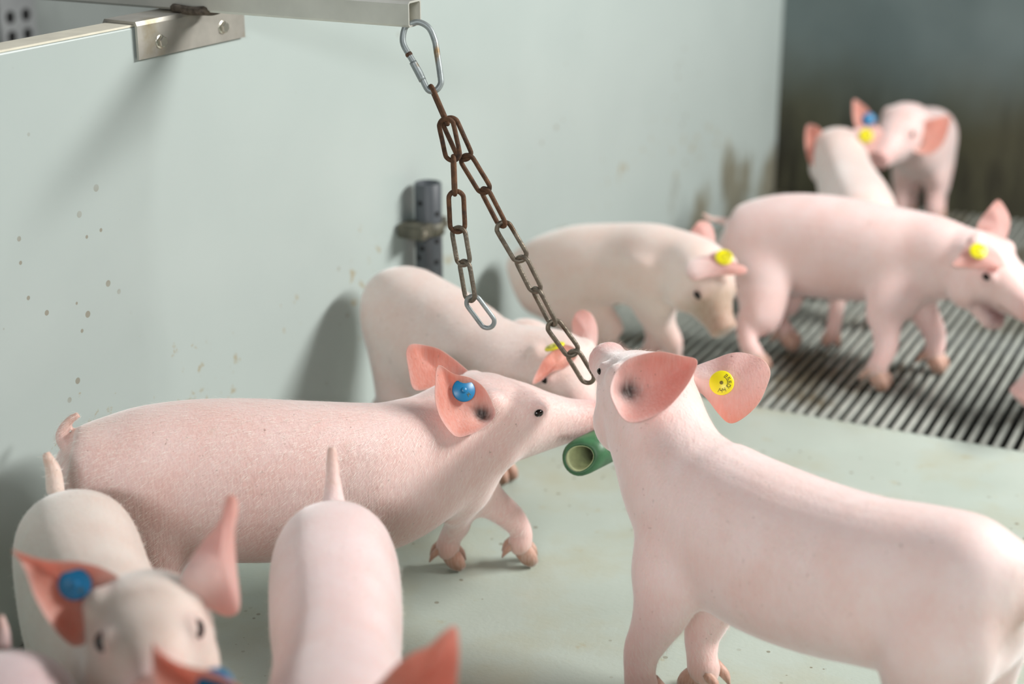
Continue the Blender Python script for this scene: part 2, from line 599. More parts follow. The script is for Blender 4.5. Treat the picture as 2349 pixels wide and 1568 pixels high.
# ------------------------------------------------------------------ piglets
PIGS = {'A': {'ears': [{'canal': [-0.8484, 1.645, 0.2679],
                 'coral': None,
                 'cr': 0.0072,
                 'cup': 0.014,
                 'low': 0,
                 'n': [0.6175, -0.6176, 0.4871],
                 'o': [[-0.8432, 1.6555, 0.2746], [-0.8533, 1.6594, 0.2924], [-0.865, 1.6559, 0.3028], [-0.8823, 1.644, 0.3095], [-0.9007, 1.6344, 0.3208], [-0.8984, 1.6219, 0.302], [-0.8921, 1.612, 0.2815],
                       [-0.8813, 1.6078, 0.2625], [-0.8652, 1.6102, 0.245], [-0.8524, 1.6228, 0.2449], [-0.8425, 1.6378, 0.2513], [-0.8394, 1.6502, 0.2631]],
                 'root': [-0.8457, 1.6488, 0.2693],
                 'side': 'in',
                 'tag': ['blue', [-0.8696, 1.6431, 0.2924], 'in']},
                {'coral': None,
                 'cup': 0.01,
                 'low': 0,
                 'n': [0.6292, -0.6364, 0.4462],
                 'o': [[-0.9158, 1.7447, 0.2647], [-0.9321, 1.7429, 0.285], [-0.9473, 1.7366, 0.2976], [-0.9638, 1.7268, 0.3069], [-0.981, 1.7127, 0.311], [-0.9845, 1.7042, 0.3038], [-0.9767, 1.6962, 0.2815],
                       [-0.9668, 1.6911, 0.2603], [-0.9522, 1.7042, 0.2582], [-0.9341, 1.7226, 0.2591]],
                 'root': [-0.9195, 1.74, 0.2633],
                 'side': 'in'}],
       'ek': 0.85,
       'feet': {'fl': [-0.8552, 1.7825], 'fr': [-0.9348, 1.7293]},
       'fi': 9,
       'fs': 0.035,
       'fur': 42000,
       'hi': 3,
       'hk': 1.0,
       'poll': [-0.8905, 1.7038, 0.2245],
       'st': [[-1.2382, 1.3377, 0.2376, 0.02, 0.025], [-1.2312, 1.3454, 0.2333, 0.042, 0.05], [-1.2099, 1.3594, 0.2275, 0.058, 0.065], [-1.1779, 1.389, 0.2176, 0.068, 0.084], [-1.1324, 1.431, 0.2075, 0.073, 0.096],
              [-1.079, 1.4773, 0.1984, 0.075, 0.1], [-1.0242, 1.5244, 0.1897, 0.073, 0.0985], [-0.9756, 1.5744, 0.181, 0.071, 0.096], [-0.9439, 1.6147, 0.184, 0.066, 0.09], [-0.9178, 1.6564, 0.1978, 0.06, 0.081]],
       'tail': [[-1.2138, 1.3673, 0.2526, 0.013], [-1.2316, 1.3553, 0.2593, 0.01], [-1.2391, 1.351, 0.273, 0.0075], [-1.2343, 1.3592, 0.2881, 0.006], [-1.224, 1.3678, 0.2971, 0.005]],
       'tint': [0.93, 0.9, 0.88],
       'tip': [-0.7748, 1.8259, 0.2104],
       'toe': -32,
       'vox': 0.0028},
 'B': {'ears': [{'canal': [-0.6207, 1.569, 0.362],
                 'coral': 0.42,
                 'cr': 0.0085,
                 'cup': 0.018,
                 'low': 0,
                 'n': [0.4772, -0.708, 0.5206],
                 'o': [[-0.6393, 1.5685, 0.3783], [-0.6329, 1.5809, 0.3894], [-0.6121, 1.5987, 0.3946], [-0.5868, 1.6127, 0.3905], [-0.5699, 1.6196, 0.3844], [-0.5706, 1.6078, 0.3689], [-0.5775, 1.5915, 0.353],
                       [-0.5881, 1.5743, 0.3394], [-0.604, 1.5574, 0.331], [-0.6176, 1.5473, 0.3297], [-0.6285, 1.5472, 0.3394], [-0.6361, 1.5571, 0.36]],
                 'root': [-0.6278, 1.5639, 0.3616],
                 'side': 'in'},
                {'coral': 0.04,
                 'cup': 0.01,
                 'low': 0.8,
                 'n': [0.1549, -0.856, 0.4932],
                 'o': [[-0.6051, 1.7072, 0.3262], [-0.6008, 1.7157, 0.3397], [-0.5803, 1.727, 0.3528], [-0.5569, 1.7349, 0.3592], [-0.5337, 1.7369, 0.3553], [-0.5202, 1.7325, 0.3435], [-0.5211, 1.722, 0.3255],
                       [-0.5272, 1.7103, 0.3071], [-0.5414, 1.6988, 0.2916], [-0.5541, 1.6937, 0.2868], [-0.5697, 1.6965, 0.2965], [-0.587, 1.7028, 0.3129]],
                 'root': [-0.603, 1.7072, 0.3255],
                 'side': 'out',
                 'tag': ['yellow', [-0.5692, 1.7126, 0.3244], 'out']}],
       'ek': 0.65,
       'feet': {'fl': [-0.5905, 1.5182], 'fr': [-0.5399, 1.5813]},
       'fi': 8,
       'fur': 42000,
       'ham': 0.01,
       'hi': 2,
       'hk': 1.0,
       'legk': 1.2,
       'poll': [-0.6397, 1.6623, 0.3019],
       'st': [[-0.1775, 1.4514, 0.2529, 0.03, 0.035], [-0.1904, 1.4568, 0.2527, 0.053, 0.062], [-0.2203, 1.4635, 0.2471, 0.066, 0.082], [-0.273, 1.4805, 0.2361, 0.071, 0.087], [-0.3323, 1.4953, 0.2275, 0.072, 0.087],
              [-0.3927, 1.5205, 0.217, 0.073, 0.092], [-0.4456, 1.5406, 0.2139, 0.073, 0.095], [-0.4968, 1.5631, 0.2151, 0.071, 0.095], [-0.5448, 1.5845, 0.2247, 0.066, 0.092], [-0.5812, 1.6045, 0.2462, 0.06, 0.081],
              [-0.6103, 1.6302, 0.2733, 0.056, 0.071]],
       'tail': [[-0.1903, 1.464, 0.2714, 0.011], [-0.1804, 1.4574, 0.2722, 0.009], [-0.1753, 1.449, 0.2592, 0.007], [-0.1751, 1.4431, 0.2438, 0.005]],
       'tint': [1.06, 1.1, 1.1],
       'tip': [-0.7341, 1.758, 0.3185],
       'toe': 15,
       'vox': 0.0028},
 'C': {'ears': [{'canal': [-0.8776, 0.9853, 0.3124],
                 'coral': None,
                 'cr': 0.0062,
                 'cup': 0.014,
                 'low': 0,
                 'n': [0.6397, -0.6541, 0.4037],
                 'o': [[-0.8754, 1.0002, 0.3331], [-0.8848, 0.9981, 0.3446], [-0.9003, 0.988, 0.3528], [-0.9194, 0.9719, 0.3571], [-0.9338, 0.962, 0.3637], [-0.9431, 0.9559, 0.3685], [-0.9328, 0.9569, 0.3539],
                       [-0.921, 0.9536, 0.3299], [-0.9071, 0.9538, 0.3081], [-0.8913, 0.9579, 0.2898], [-0.8832, 0.9649, 0.2883], [-0.8789, 0.9752, 0.2981], [-0.8744, 0.989, 0.3134]],
                 'root': [-0.8761, 0.9956, 0.3267],
                 'side': 'in',
                 'tag': ['blue', [-0.8985, 0.9791, 0.3356], 'in']},
                {'coral': 0.35,
                 'cup': 0.012,
                 'low': 0,
                 'n': [0.6726, -0.624, 0.3978],
                 'o': [[-0.8238, 1.0371, 0.3404], [-0.8185, 1.0551, 0.3596], [-0.8116, 1.0728, 0.3757], [-0.8112, 1.0837, 0.3922], [-0.8064, 1.0887, 0.3919], [-0.8022, 1.0871, 0.3821], [-0.7999, 1.0766, 0.3618],
                       [-0.7929, 1.0674, 0.3356], [-0.7842, 1.0567, 0.3042], [-0.7888, 1.0476, 0.2977], [-0.7994, 1.0404, 0.3043], [-0.8116, 1.0372, 0.3199]],
                 'root': [-0.817, 1.0373, 0.3292],
                 'side': 'out'}],
       'ek': 1.4,
       'feet': {},
       'fi': 5,
       'fur': 9000,
       'hi': 2,
       'hk': 1.0,
       'poll': [-0.8543, 1.0157, 0.275],
       'st': [[-1.1522, 1.2571, 0.225, 0.03, 0.035], [-1.1334, 1.2396, 0.217, 0.056, 0.06], [-1.1004, 1.2067, 0.212, 0.067, 0.078], [-1.0406, 1.1515, 0.207, 0.067, 0.08], [-0.9776, 1.0991, 0.205, 0.065, 0.078],
              [-0.9215, 1.0578, 0.21, 0.062, 0.074], [-0.8869, 1.0372, 0.235, 0.056, 0.064]],
       'tail': [[-1.1632, 1.2515, 0.255, 0.011], [-1.1695, 1.2579, 0.2796, 0.0095], [-1.1755, 1.2593, 0.2907, 0.007], [-1.1797, 1.2605, 0.2991, 0.0055]],
       'tint': [0.92, 1.03, 0.96],
       'tip': [-0.7759, 0.9299, 0.289],
       'vox': 0.003},
 'D': {'ears': [{'coral': None,
                 'cup': 0.012,
                 'low': 0,
                 'n': [0.5328, -0.6531, 0.5381],
                 'o': [[-0.7434, 0.8883, 0.3622], [-0.7366, 0.8884, 0.3555], [-0.7205, 0.8945, 0.347], [-0.7031, 0.9036, 0.3409], [-0.6845, 0.9108, 0.3312], [-0.6682, 0.9122, 0.3168], [-0.6651, 0.9003, 0.2993],
                       [-0.6824, 0.8815, 0.2936], [-0.7099, 0.8706, 0.3075], [-0.7309, 0.8728, 0.3311]],
                 'root': [-0.6686, 0.9097, 0.3142],
                 'side': 'in',
                 'tag': ['blue', [-0.6964, 0.9014, 0.3316], 'in']},
                {'coral': None,
                 'cup': 0.012,
                 'low': 0,
                 'n': [0.1908, -0.821, 0.5381],
                 'o': [[-0.5386, 1.0, 0.3724], [-0.546, 0.996, 0.3689], [-0.5554, 0.9868, 0.3582], [-0.5686, 0.9792, 0.3512], [-0.5813, 0.967, 0.3371], [-0.5901, 0.9532, 0.3192], [-0.5756, 0.9455, 0.3024],
                       [-0.5449, 0.9484, 0.2959], [-0.5234, 0.9613, 0.308], [-0.5274, 0.9803, 0.3384], [-0.5333, 0.9934, 0.3604]],
                 'root': [-0.5837, 0.9514, 0.3142],
                 'side': 'in'}],
       'feet': {},
       'fi': 6,
       'fur': 9000,
       'hi': 2,
       'hk': 1.0,
       'poll': [-0.6119, 0.9225, 0.245],
       'st': [[-0.8832, 1.3643, 0.222, 0.03, 0.035], [-0.8705, 1.3443, 0.215, 0.055, 0.06], [-0.8408, 1.2979, 0.21, 0.067, 0.079], [-0.7943, 1.2256, 0.208, 0.066, 0.081], [-0.7479, 1.1532, 0.206, 0.06, 0.079],
              [-0.7079, 1.0902, 0.206, 0.063, 0.08], [-0.6696, 1.0288, 0.212, 0.07, 0.082], [-0.6408, 0.978, 0.227, 0.066, 0.076]],
       'tail': [[-0.8759, 1.3552, 0.2501, 0.016], [-0.8836, 1.3675, 0.2612, 0.012], [-0.8896, 1.3774, 0.279, 0.0085], [-0.896, 1.3871, 0.2968, 0.007], [-0.8979, 1.391, 0.3092, 0.0055]],
       'tint': [1.0, 1.02, 1.05],
       'tip': [-0.5432, 0.8031, 0.2],
       'vox': 0.003},
 'E': {'ears': 'auto',
       'feet': {},
       'fi': 4,
       'fur': 4000,
       'hi': 2,
       'hk': 1.0,
       'poll': [-0.6876, 0.6495, 0.23],
       'st': [[-0.9689, 0.9589, 0.228, 0.03, 0.035], [-0.9563, 0.9454, 0.223, 0.055, 0.06], [-0.924, 0.9114, 0.216, 0.066, 0.078], [-0.8668, 0.8487, 0.21, 0.068, 0.082], [-0.8087, 0.7828, 0.21, 0.068, 0.082],
              [-0.7612, 0.7236, 0.21, 0.066, 0.078], [-0.7244, 0.6866, 0.22, 0.06, 0.07]],
       'tail': [[-0.9691, 0.9559, 0.2662, 0.011], [-0.973, 0.9638, 0.2763, 0.008], [-0.9803, 0.9716, 0.2902, 0.005]],
       'tint': [0.8, 0.8, 0.86],
       'tip': [-0.5897, 0.5444, 0.2],
       'vox': 0.004},
 'F': {'bump': [-0.9845, 2.06, 0.1973, 0.05, 0.042],
       'ears': [{'coral': None,
                 'cup': 0.008,
                 'low': 0,
                 'n': [0.3448, -0.7026, 0.6224],
                 'o': [[-0.8514, 1.9114, 0.2618], [-0.8647, 1.9083, 0.2656], [-0.8756, 1.8944, 0.256], [-0.8821, 1.8784, 0.2416], [-0.8837, 1.8615, 0.2234], [-0.8746, 1.8681, 0.2258], [-0.8643, 1.8816, 0.2353],
                       [-0.8509, 1.8925, 0.2401], [-0.8441, 1.9055, 0.2512]],
                 'root': [-0.851, 1.9064, 0.256],
                 'side': 'in',
                 'tag': ['yellow', [-0.8702, 1.9034, 0.2632], 'out'],
                 'tagn': [-0.3262, -0.0651, 0.9431]},
                {'coral': None,
                 'cup': 0.008,
                 'low': 0,
                 'n': [0.4161, -0.8477, 0.3289],
                 'o': [[-0.899, 2.0396, 0.219], [-0.9084, 2.0445, 0.2436], [-0.9075, 2.0513, 0.26], [-0.8992, 2.0582, 0.2671], [-0.886, 2.0623, 0.2612], [-0.876, 2.0604, 0.2436], [-0.8729, 2.054, 0.2231],
                       [-0.8769, 2.0481, 0.2131]],
                 'root': [-0.8871, 2.0436, 0.2143],
                 'side': 'out'}],
       'feet': {},
       'fi': 5,
       'fur': 9000,
       'hi': 2,
       'hk': 0.95,
       'poll': [-0.8935, 1.9653, 0.2029],
       'st': [[-1.2249, 2.0381, 0.2019, 0.03, 0.035], [-1.21, 2.0349, 0.2051, 0.055, 0.065], [-1.1748, 2.0264, 0.2149, 0.068, 0.088], [-1.1184, 2.0042, 0.2077, 0.069, 0.09], [-1.0656, 1.9863, 0.2014, 0.068, 0.086],
              [-1.0135, 1.9672, 0.1926, 0.067, 0.08], [-0.9688, 1.9607, 0.1954, 0.062, 0.072], [-0.9327, 1.9632, 0.2017, 0.056, 0.062]],
       'tail': [[-1.229, 2.0494, 0.236, 0.008], [-1.2369, 2.0431, 0.2298, 0.006], [-1.2374, 2.0368, 0.2143, 0.004]],
       'tint': [0.96, 1.04, 1.0],
       'tip': [-0.808, 1.8763, 0.1847],
       'vox': 0.0032},
 'G': {'ears': [{'coral': None,
                 'cup': 0.008,
                 'low': 0,
                 'n': [0.2822, -0.575, 0.7679],
                 'o': [[-0.8537, 2.3819, 0.2498], [-0.8452, 2.4032, 0.2625], [-0.8276, 2.4189, 0.2679], [-0.8076, 2.4245, 0.2647], [-0.7905, 2.4186, 0.254], [-0.7727, 2.4181, 0.2471], [-0.7777, 2.408, 0.2413],
                       [-0.8031, 2.3941, 0.2403], [-0.8234, 2.3799, 0.2371], [-0.8423, 2.3664, 0.234]],
                 'root': [-0.8462, 2.3835, 0.2482],
                 'side': 'out',
                 'tag': ['yellow', [-0.8109, 2.4122, 0.2567], 'out']},
                {'coral': None,
                 'cup': 0.006,
                 'low': 0,
                 'n': [0.5841, -0.7449, 0.3226],
                 'o': [[-0.8954, 2.4785, 0.2646], [-0.8911, 2.4898, 0.283], [-0.8838, 2.4997, 0.2926], [-0.8717, 2.5083, 0.2905], [-0.8617, 2.5097, 0.2757], [-0.8566, 2.5043, 0.254], [-0.8661, 2.4919, 0.2426]],
                 'root': [-0.8749, 2.4867, 0.2465],
                 'side': 'out'}],
       'face': [0.36, 0.24, 0.15, 0.8],
       'feet': {'fl': [-0.9749, 2.5492], 'fr': [-0.9327, 2.5407], 'hl': [-1.1002, 2.5125], 'hr': [-1.0046, 2.5054]},
       'fi': 5,
       'fur': 0,
       'hi': 2,
       'hk': 0.95,
       'legk': 1.1,
       'poll': [-0.8594, 2.4367, 0.2196],
       'st': [[-1.2025, 2.4646, 0.1479, 0.03, 0.035], [-1.1897, 2.4675, 0.1544, 0.05, 0.055], [-1.1469, 2.4649, 0.1695, 0.06, 0.07], [-1.0843, 2.4701, 0.195, 0.063, 0.072], [-1.0146, 2.4747, 0.2099, 0.061, 0.068],
              [-0.948, 2.4641, 0.2199, 0.059, 0.068], [-0.8986, 2.4547, 0.2244, 0.052, 0.06]],
       'tail': [[-1.2027, 2.477, 0.18, 0.008], [-1.2097, 2.4708, 0.1729, 0.006], [-1.2111, 2.4632, 0.155, 0.004]],
       'tint': [0.97, 1.06, 1.0],
       'tip': [-0.7976, 2.3981, 0.1483],
       'vox': 0.004},
 'H': {'ears': [{'coral': None,
                 'cup': 0.006,
                 'low': 0,
                 'n': [0.3073, -0.6262, 0.7165],
                 'o': [[-0.4802, 2.6704, 0.2661], [-0.4637, 2.6837, 0.2707], [-0.4462, 2.6786, 0.2587], [-0.4268, 2.6718, 0.2445], [-0.4197, 2.6617, 0.2326], [-0.4393, 2.6495, 0.2304], [-0.4715, 2.6357, 0.232],
                       [-0.4943, 2.627, 0.2343], [-0.4887, 2.6447, 0.2473], [-0.4841, 2.6587, 0.2576]],
                 'root': [-0.4674, 2.6766, 0.2661],
                 'side': 'out',
                 'tag': ['yellow', [-0.4634, 2.6577, 0.2479], 'out']},
                {'coral': 0.3,
                 'cup': 0.006,
                 'low': 0,
                 'n': [0.4161, -0.8477, 0.3289],
                 'o': [[-0.4881, 2.7759, 0.2591], [-0.4814, 2.7872, 0.28], [-0.4708, 2.7992, 0.2974], [-0.4615, 2.807, 0.3057], [-0.4479, 2.8077, 0.2904], [-0.4393, 2.8052, 0.273], [-0.4387, 2.7974, 0.2522],
                       [-0.4442, 2.7901, 0.2403], [-0.4653, 2.7797, 0.2403]],
                 'root': [-0.4623, 2.7818, 0.2417],
                 'side': 'out'}],
       'feet': {'fl': [-0.5303, 2.7601], 'fr': [-0.5975, 2.632], 'hl': [-0.7943, 2.76], 'hr': [-0.8053, 2.6178]},
       'fi': 6,
       'fur': 5000,
       'hi': 2,
       'hk': 1.0,
       'jaw': [-0.4223, 2.6624, 0.1269],
       'legk': 1.15,
       'poll': [-0.4697, 2.7277, 0.2031],
       'st': [[-0.9254, 2.7377, 0.1972, 0.03, 0.04], [-0.909, 2.7381, 0.1926, 0.052, 0.062], [-0.8726, 2.7387, 0.1938, 0.063, 0.078], [-0.8113, 2.7473, 0.1993, 0.068, 0.09], [-0.7337, 2.7512, 0.2024, 0.07, 0.092],
              [-0.6569, 2.7531, 0.2014, 0.068, 0.087], [-0.5976, 2.7586, 0.2013, 0.065, 0.082], [-0.544, 2.7509, 0.2048, 0.058, 0.074], [-0.5061, 2.7457, 0.2042, 0.054, 0.064]],
       'tail': [[-0.9139, 2.7482, 0.225, 0.011], [-0.9303, 2.7476, 0.2289, 0.008], [-0.9467, 2.7401, 0.2304, 0.006], [-0.9636, 2.7356, 0.24, 0.0045]],
       'tip': [-0.358, 2.641, 0.1726],
       'vox': 0.0035},
 'I': {'ears': [{'coral': None,
                 'cup': 0.006,
                 'low': 0,
                 'n': [0.1406, -0.9386, 0.3151],
                 'o': [[-0.8753, 3.216, 0.2719], [-0.8889, 3.2249, 0.3045], [-0.9079, 3.2258, 0.3159], [-0.9201, 3.2224, 0.311], [-0.9176, 3.2115, 0.2776], [-0.9056, 3.2023, 0.2449], [-0.8862, 3.2006, 0.2311],
                       [-0.8732, 3.2079, 0.247]],
                 'root': [-0.8738, 3.2129, 0.262],
                 'side': 'in'},
                {'coral': None,
                 'cup': 0.005,
                 'low': 0,
                 'n': [0.2902, -0.8127, 0.5053],
                 'o': [[-0.8285, 3.2318, 0.3071], [-0.8068, 3.2468, 0.3186], [-0.7822, 3.2544, 0.3168], [-0.7702, 3.252, 0.306], [-0.7741, 3.2383, 0.2862], [-0.7842, 3.2243, 0.2695], [-0.801, 3.2205, 0.273],
                       [-0.8201, 3.2222, 0.2867]],
                 'root': [-0.8247, 3.2269, 0.2969],
                 'side': 'out',
                 'tag': ['yellow', [-0.8014, 3.2355, 0.2974], 'out']}],
       'feet': {'hl': [-0.7297, 2.797]},
       'fi': 4,
       'fur': 0,
       'hi': 2,
       'hk': 0.95,
       'poll': [-0.8544, 3.2421, 0.252],
       'st': [[-0.6957, 2.8771, 0.205, 0.03, 0.04], [-0.7023, 2.8966, 0.203, 0.055, 0.062], [-0.7213, 2.9451, 0.2, 0.064, 0.076], [-0.7538, 3.0236, 0.2, 0.066, 0.079], [-0.7894, 3.1032, 0.207, 0.062, 0.076],
              [-0.8228, 3.1763, 0.225, 0.056, 0.066]],
       'tail': [[-0.7005, 2.8843, 0.245, 0.009], [-0.6937, 2.8798, 0.255, 0.006], [-0.6838, 2.8749, 0.245, 0.004]],
       'tint': [1.0, 1.06, 1.02],
       'tip': [-0.9241, 3.3488, 0.22],
       'vox': 0.004},
 'J': {'ears': [{'coral': None,
                 'cup': 0.006,
                 'low': 0,
                 'n': [0.4865, -0.7665, 0.4192],
                 'o': [[-0.826, 3.4398, 0.2677], [-0.8375, 3.4452, 0.2908], [-0.8542, 3.4464, 0.3124], [-0.8812, 3.4403, 0.3325], [-0.8815, 3.4294, 0.313], [-0.872, 3.4191, 0.2832], [-0.8554, 3.4206, 0.2667]],
                 'root': [-0.8297, 3.4366, 0.2661],
                 'side': 'in',
                 'tag': ['blue', [-0.8473, 3.4396, 0.2919], 'in']},
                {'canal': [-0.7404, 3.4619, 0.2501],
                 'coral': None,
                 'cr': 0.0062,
                 'cup': 0.006,
                 'low': 0,
                 'n': [0.3087, -0.8538, 0.4192],
                 'o': [[-0.7542, 3.4622, 0.2608], [-0.7482, 3.4757, 0.284], [-0.7248, 3.4899, 0.2956], [-0.693, 3.5046, 0.3022], [-0.6903, 3.491, 0.2725], [-0.6984, 3.4734, 0.2425], [-0.7167, 3.459, 0.2268],
                       [-0.7402, 3.4523, 0.2305]],
                 'root': [-0.7467, 3.4583, 0.2474],
                 'side': 'in'}],
       'feet': {},
       'fi': 4,
       'fur': 0,
       'hi': 2,
       'hk': 0.95,
       'poll': [-0.7838, 3.5165, 0.262],
       'st': [[-0.7837, 3.7874, 0.2, 0.03, 0.04], [-0.7819, 3.7706, 0.2, 0.055, 0.06], [-0.7782, 3.737, 0.2, 0.062, 0.072], [-0.7753, 3.6854, 0.2, 0.064, 0.076], [-0.7726, 3.6296, 0.205, 0.063, 0.076],
              [-0.7716, 3.5778, 0.222, 0.058, 0.067]],
       'tail': [[-0.7874, 3.7893, 0.24, 0.008], [-0.7892, 3.8159, 0.25, 0.005]],
       'tip': [-0.8059, 3.3734, 0.225],
       'vox': 0.004},
 'K': {'ears': 'auto',
       'feet': {},
       'fi': 4,
       'fur': 0,
       'hi': 2,
       'hk': 0.95,
       'poll': [-0.2718, 2.6274, 0.15],
       'st': [[0.0176, 2.7888, 0.2, 0.03, 0.04], [0.0021, 2.7812, 0.2, 0.055, 0.06], [-0.0319, 2.7645, 0.2, 0.064, 0.076], [-0.0938, 2.7341, 0.2, 0.066, 0.079], [-0.1549, 2.7022, 0.195, 0.062, 0.076],
              [-0.2338, 2.6596, 0.185, 0.056, 0.066]],
       'tail': [[0.0068, 2.8029, 0.25, 0.008], [0.0146, 2.8106, 0.26, 0.005]],
       'tip': [-0.3601, 2.5578, 0.052],
       'vox': 0.005}}
SKIN = np.array((.865, .652, .622))
PINK = np.array((.83, .53, .50))
CORAL = np.array((.90, .44, .34))
PALE = np.array((.91, .75, .73))
HOOF = np.array((.30, .17, .11))
CANAL_SHADE = np.array((.05, .025, .02))


def tag_obj(kind, c, nrm, root, sc=1.0):
    """round plastic ear button with pin and print"""
    nrm = unit(nrm)
    c = np.asarray(c)
    r = .0142 * sc
    t = vf_obj('ear_tag', disc_vf(c, nrm, r, .0028, 32, .35), M[kind])
    adopt(t, root)
    t['label'] = 'round %s ear tag' % kind
    pin = vf_obj('pin', disc_vf(c + nrm * .0026, nrm, .0022 if kind == 'yellow' else .0036, .0008 if kind == 'yellow' else .0018, 16, .4), M['print'] if kind == 'yellow' else M['blue'])
    pin.parent = t
    pin.matrix_parent_inverse = Matrix.Identity(4)
    # ring of digits
    up = unit(np.array((0, 0, 1.)) - nrm * nrm[2])
    rt = np.cross(up, nrm)
    rows = [('2560', 62, -26, .0090), ('1441', 250, 24, .0090)] if kind == 'yellow' else [('14', -70, 20, .0078)]
    acc = Acc()
    for txt, a0, da, rr in rows:
        for i, ch in enumerate(txt):
            a = math.radians(a0 + da * i)
            rad = rt * math.cos(a) + up * math.sin(a)
            tan = np.cross(rad, nrm)
            if da > 0:
                rd, tn = -rad, -tan
            else:
                rd, tn = rad, tan
            o = c + nrm * .00300 + rad * rr
            g = glyph(ch)
            vs = [o + tn * (px - .5) * .0030 + rd * (py - .5) * .0048 for px, py in g[0]]
            acc.add((vs, g[1]))
    pr = vf_obj('tag_print', (acc.v, acc.f), M['print'], None, False)
    pr.parent = t
    return t


SEG = {'0': 'abcdef', '1': 'bc', '2': 'abged', '4': 'fgbc', '5': 'afgcd', '6': 'afgedc'}


def glyph(ch):
    w = .2
    R = {'a': (0, 1 - w, 1, 1), 'g': (0, .5 - w / 2, 1, .5 + w / 2), 'd': (0, 0, 1, w), 'f': (0, .5, w, 1), 'e': (0, 0, w, .5), 'b': (1 - w, .5, 1, 1), 'c': (1 - w, 0, 1, .5)}
    v, f = [], []
    for s in SEG[ch]:
        x0, y0, x1, y1 = R[s]
        k = len(v)
        v += [(x0, y0), (x1, y0), (x1, y1), (x0, y1)]
        f.append((k, k + 1, k + 2, k + 3))
    return v, f


def ear_mesh(e):
    """thin cupped ear: closed outline in 3D, fleshy at its root"""
    O = catmull(np.array(e['o']), 5, True)
    n = np.array(e['n'])
    root = np.array(e['root'])
    ctr = O.mean(0)
    ctr = ctr * .8 + root * .2
    size = np.linalg.norm(O - ctr, axis=1).mean()
    inward = 1. if e['side'] == 'in' else -1.   # inner face looks along +n or -n
    rings = [0, .18, .36, .54, .70, .83, .93, .985, 1.0]
    m = len(O)
    cor = e.get('coral')
    layers = []
    V, F, Cc, Th = [], [], [], []
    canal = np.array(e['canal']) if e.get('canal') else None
    rdir = unit(root - ctr)
    reach = np.max((O - root) @ -rdir)
    for side in (1, -1):
        lay = []
        for r in rings:
            row = []
            for k in range(m):
                p = ctr + (O[k] - ctr) * r
                d = np.linalg.norm(p - root)
                near = math.exp(-(d / (size * .50)) ** 2)
                cup = -e['cup'] * inward * (1 - r ** 2)
                lon = max(0., np.dot(p - root, -rdir)) / max(reach, 1e-6)
                wav = .0020 * math.sin(lon * 7 + k * .35) * r
                q = p + n * (cup + wav) - n * near * (.012 if e['side'] == 'in' else .002) + rdir * near * .010 * r
                th = .0016 * (1 - .75 * r ** 3) + .0045 * near
                q = q + n * th * side
                inner = (side * inward) > 0
                # colours
                rim = max(0., (r - .86) / .14)
                if inner:
                    kc = .9 if cor is None else cor
                    c = PINK * (1 - kc) + CORAL * kc
                    c = c * (1 - .45 * near) + PINK * .45 * near
                    c = c * (1 - .55 * rim) + PALE * .55 * rim
                else:
                    kc = (.18 if cor is None else cor) + .30 * lon * lon + e.get('low', 0) * min(1., max(0., .15 + (ctr - p)[2] / size))
                    kc = min(kc, .95)
                    c = PALE * (1 - kc) + CORAL * kc
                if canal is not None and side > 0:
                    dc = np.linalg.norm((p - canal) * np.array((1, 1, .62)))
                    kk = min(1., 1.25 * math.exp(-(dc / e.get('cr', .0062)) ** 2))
                    c = c * (1 - kk) + CANAL_SHADE * kk  # shade inside the ear canal, painted in as a dark spot
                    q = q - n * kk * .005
                row.append(len(V))
                V.append(q); Cc.append(c); Th.append(float(np.clip(1 - 1.3 * near, 0, 1)))
                if r == 0:
                    break
            lay.append(row)
        layers.append(lay)
    for li, lay in enumerate(layers):
        for i in range(len(rings) - 1):
            for k in range(m):
                k2 = (k + 1) % m
                if i == 0:
                    q = (lay[0][0], lay[1][k], lay[1][k2])
                else:
                    q = (lay[i][k], lay[i + 1][k], lay[i + 1][k2], lay[i][k2])
                F.append(q if li == 0 else q[::-1])
    a, b = layers[0][-1], layers[1][-1]
    for k in range(m):
        k2 = (k + 1) % m
        F.append((a[k], b[k], b[k2], a[k2]))
    return V, F, Cc, Th, (ctr, size, inward)


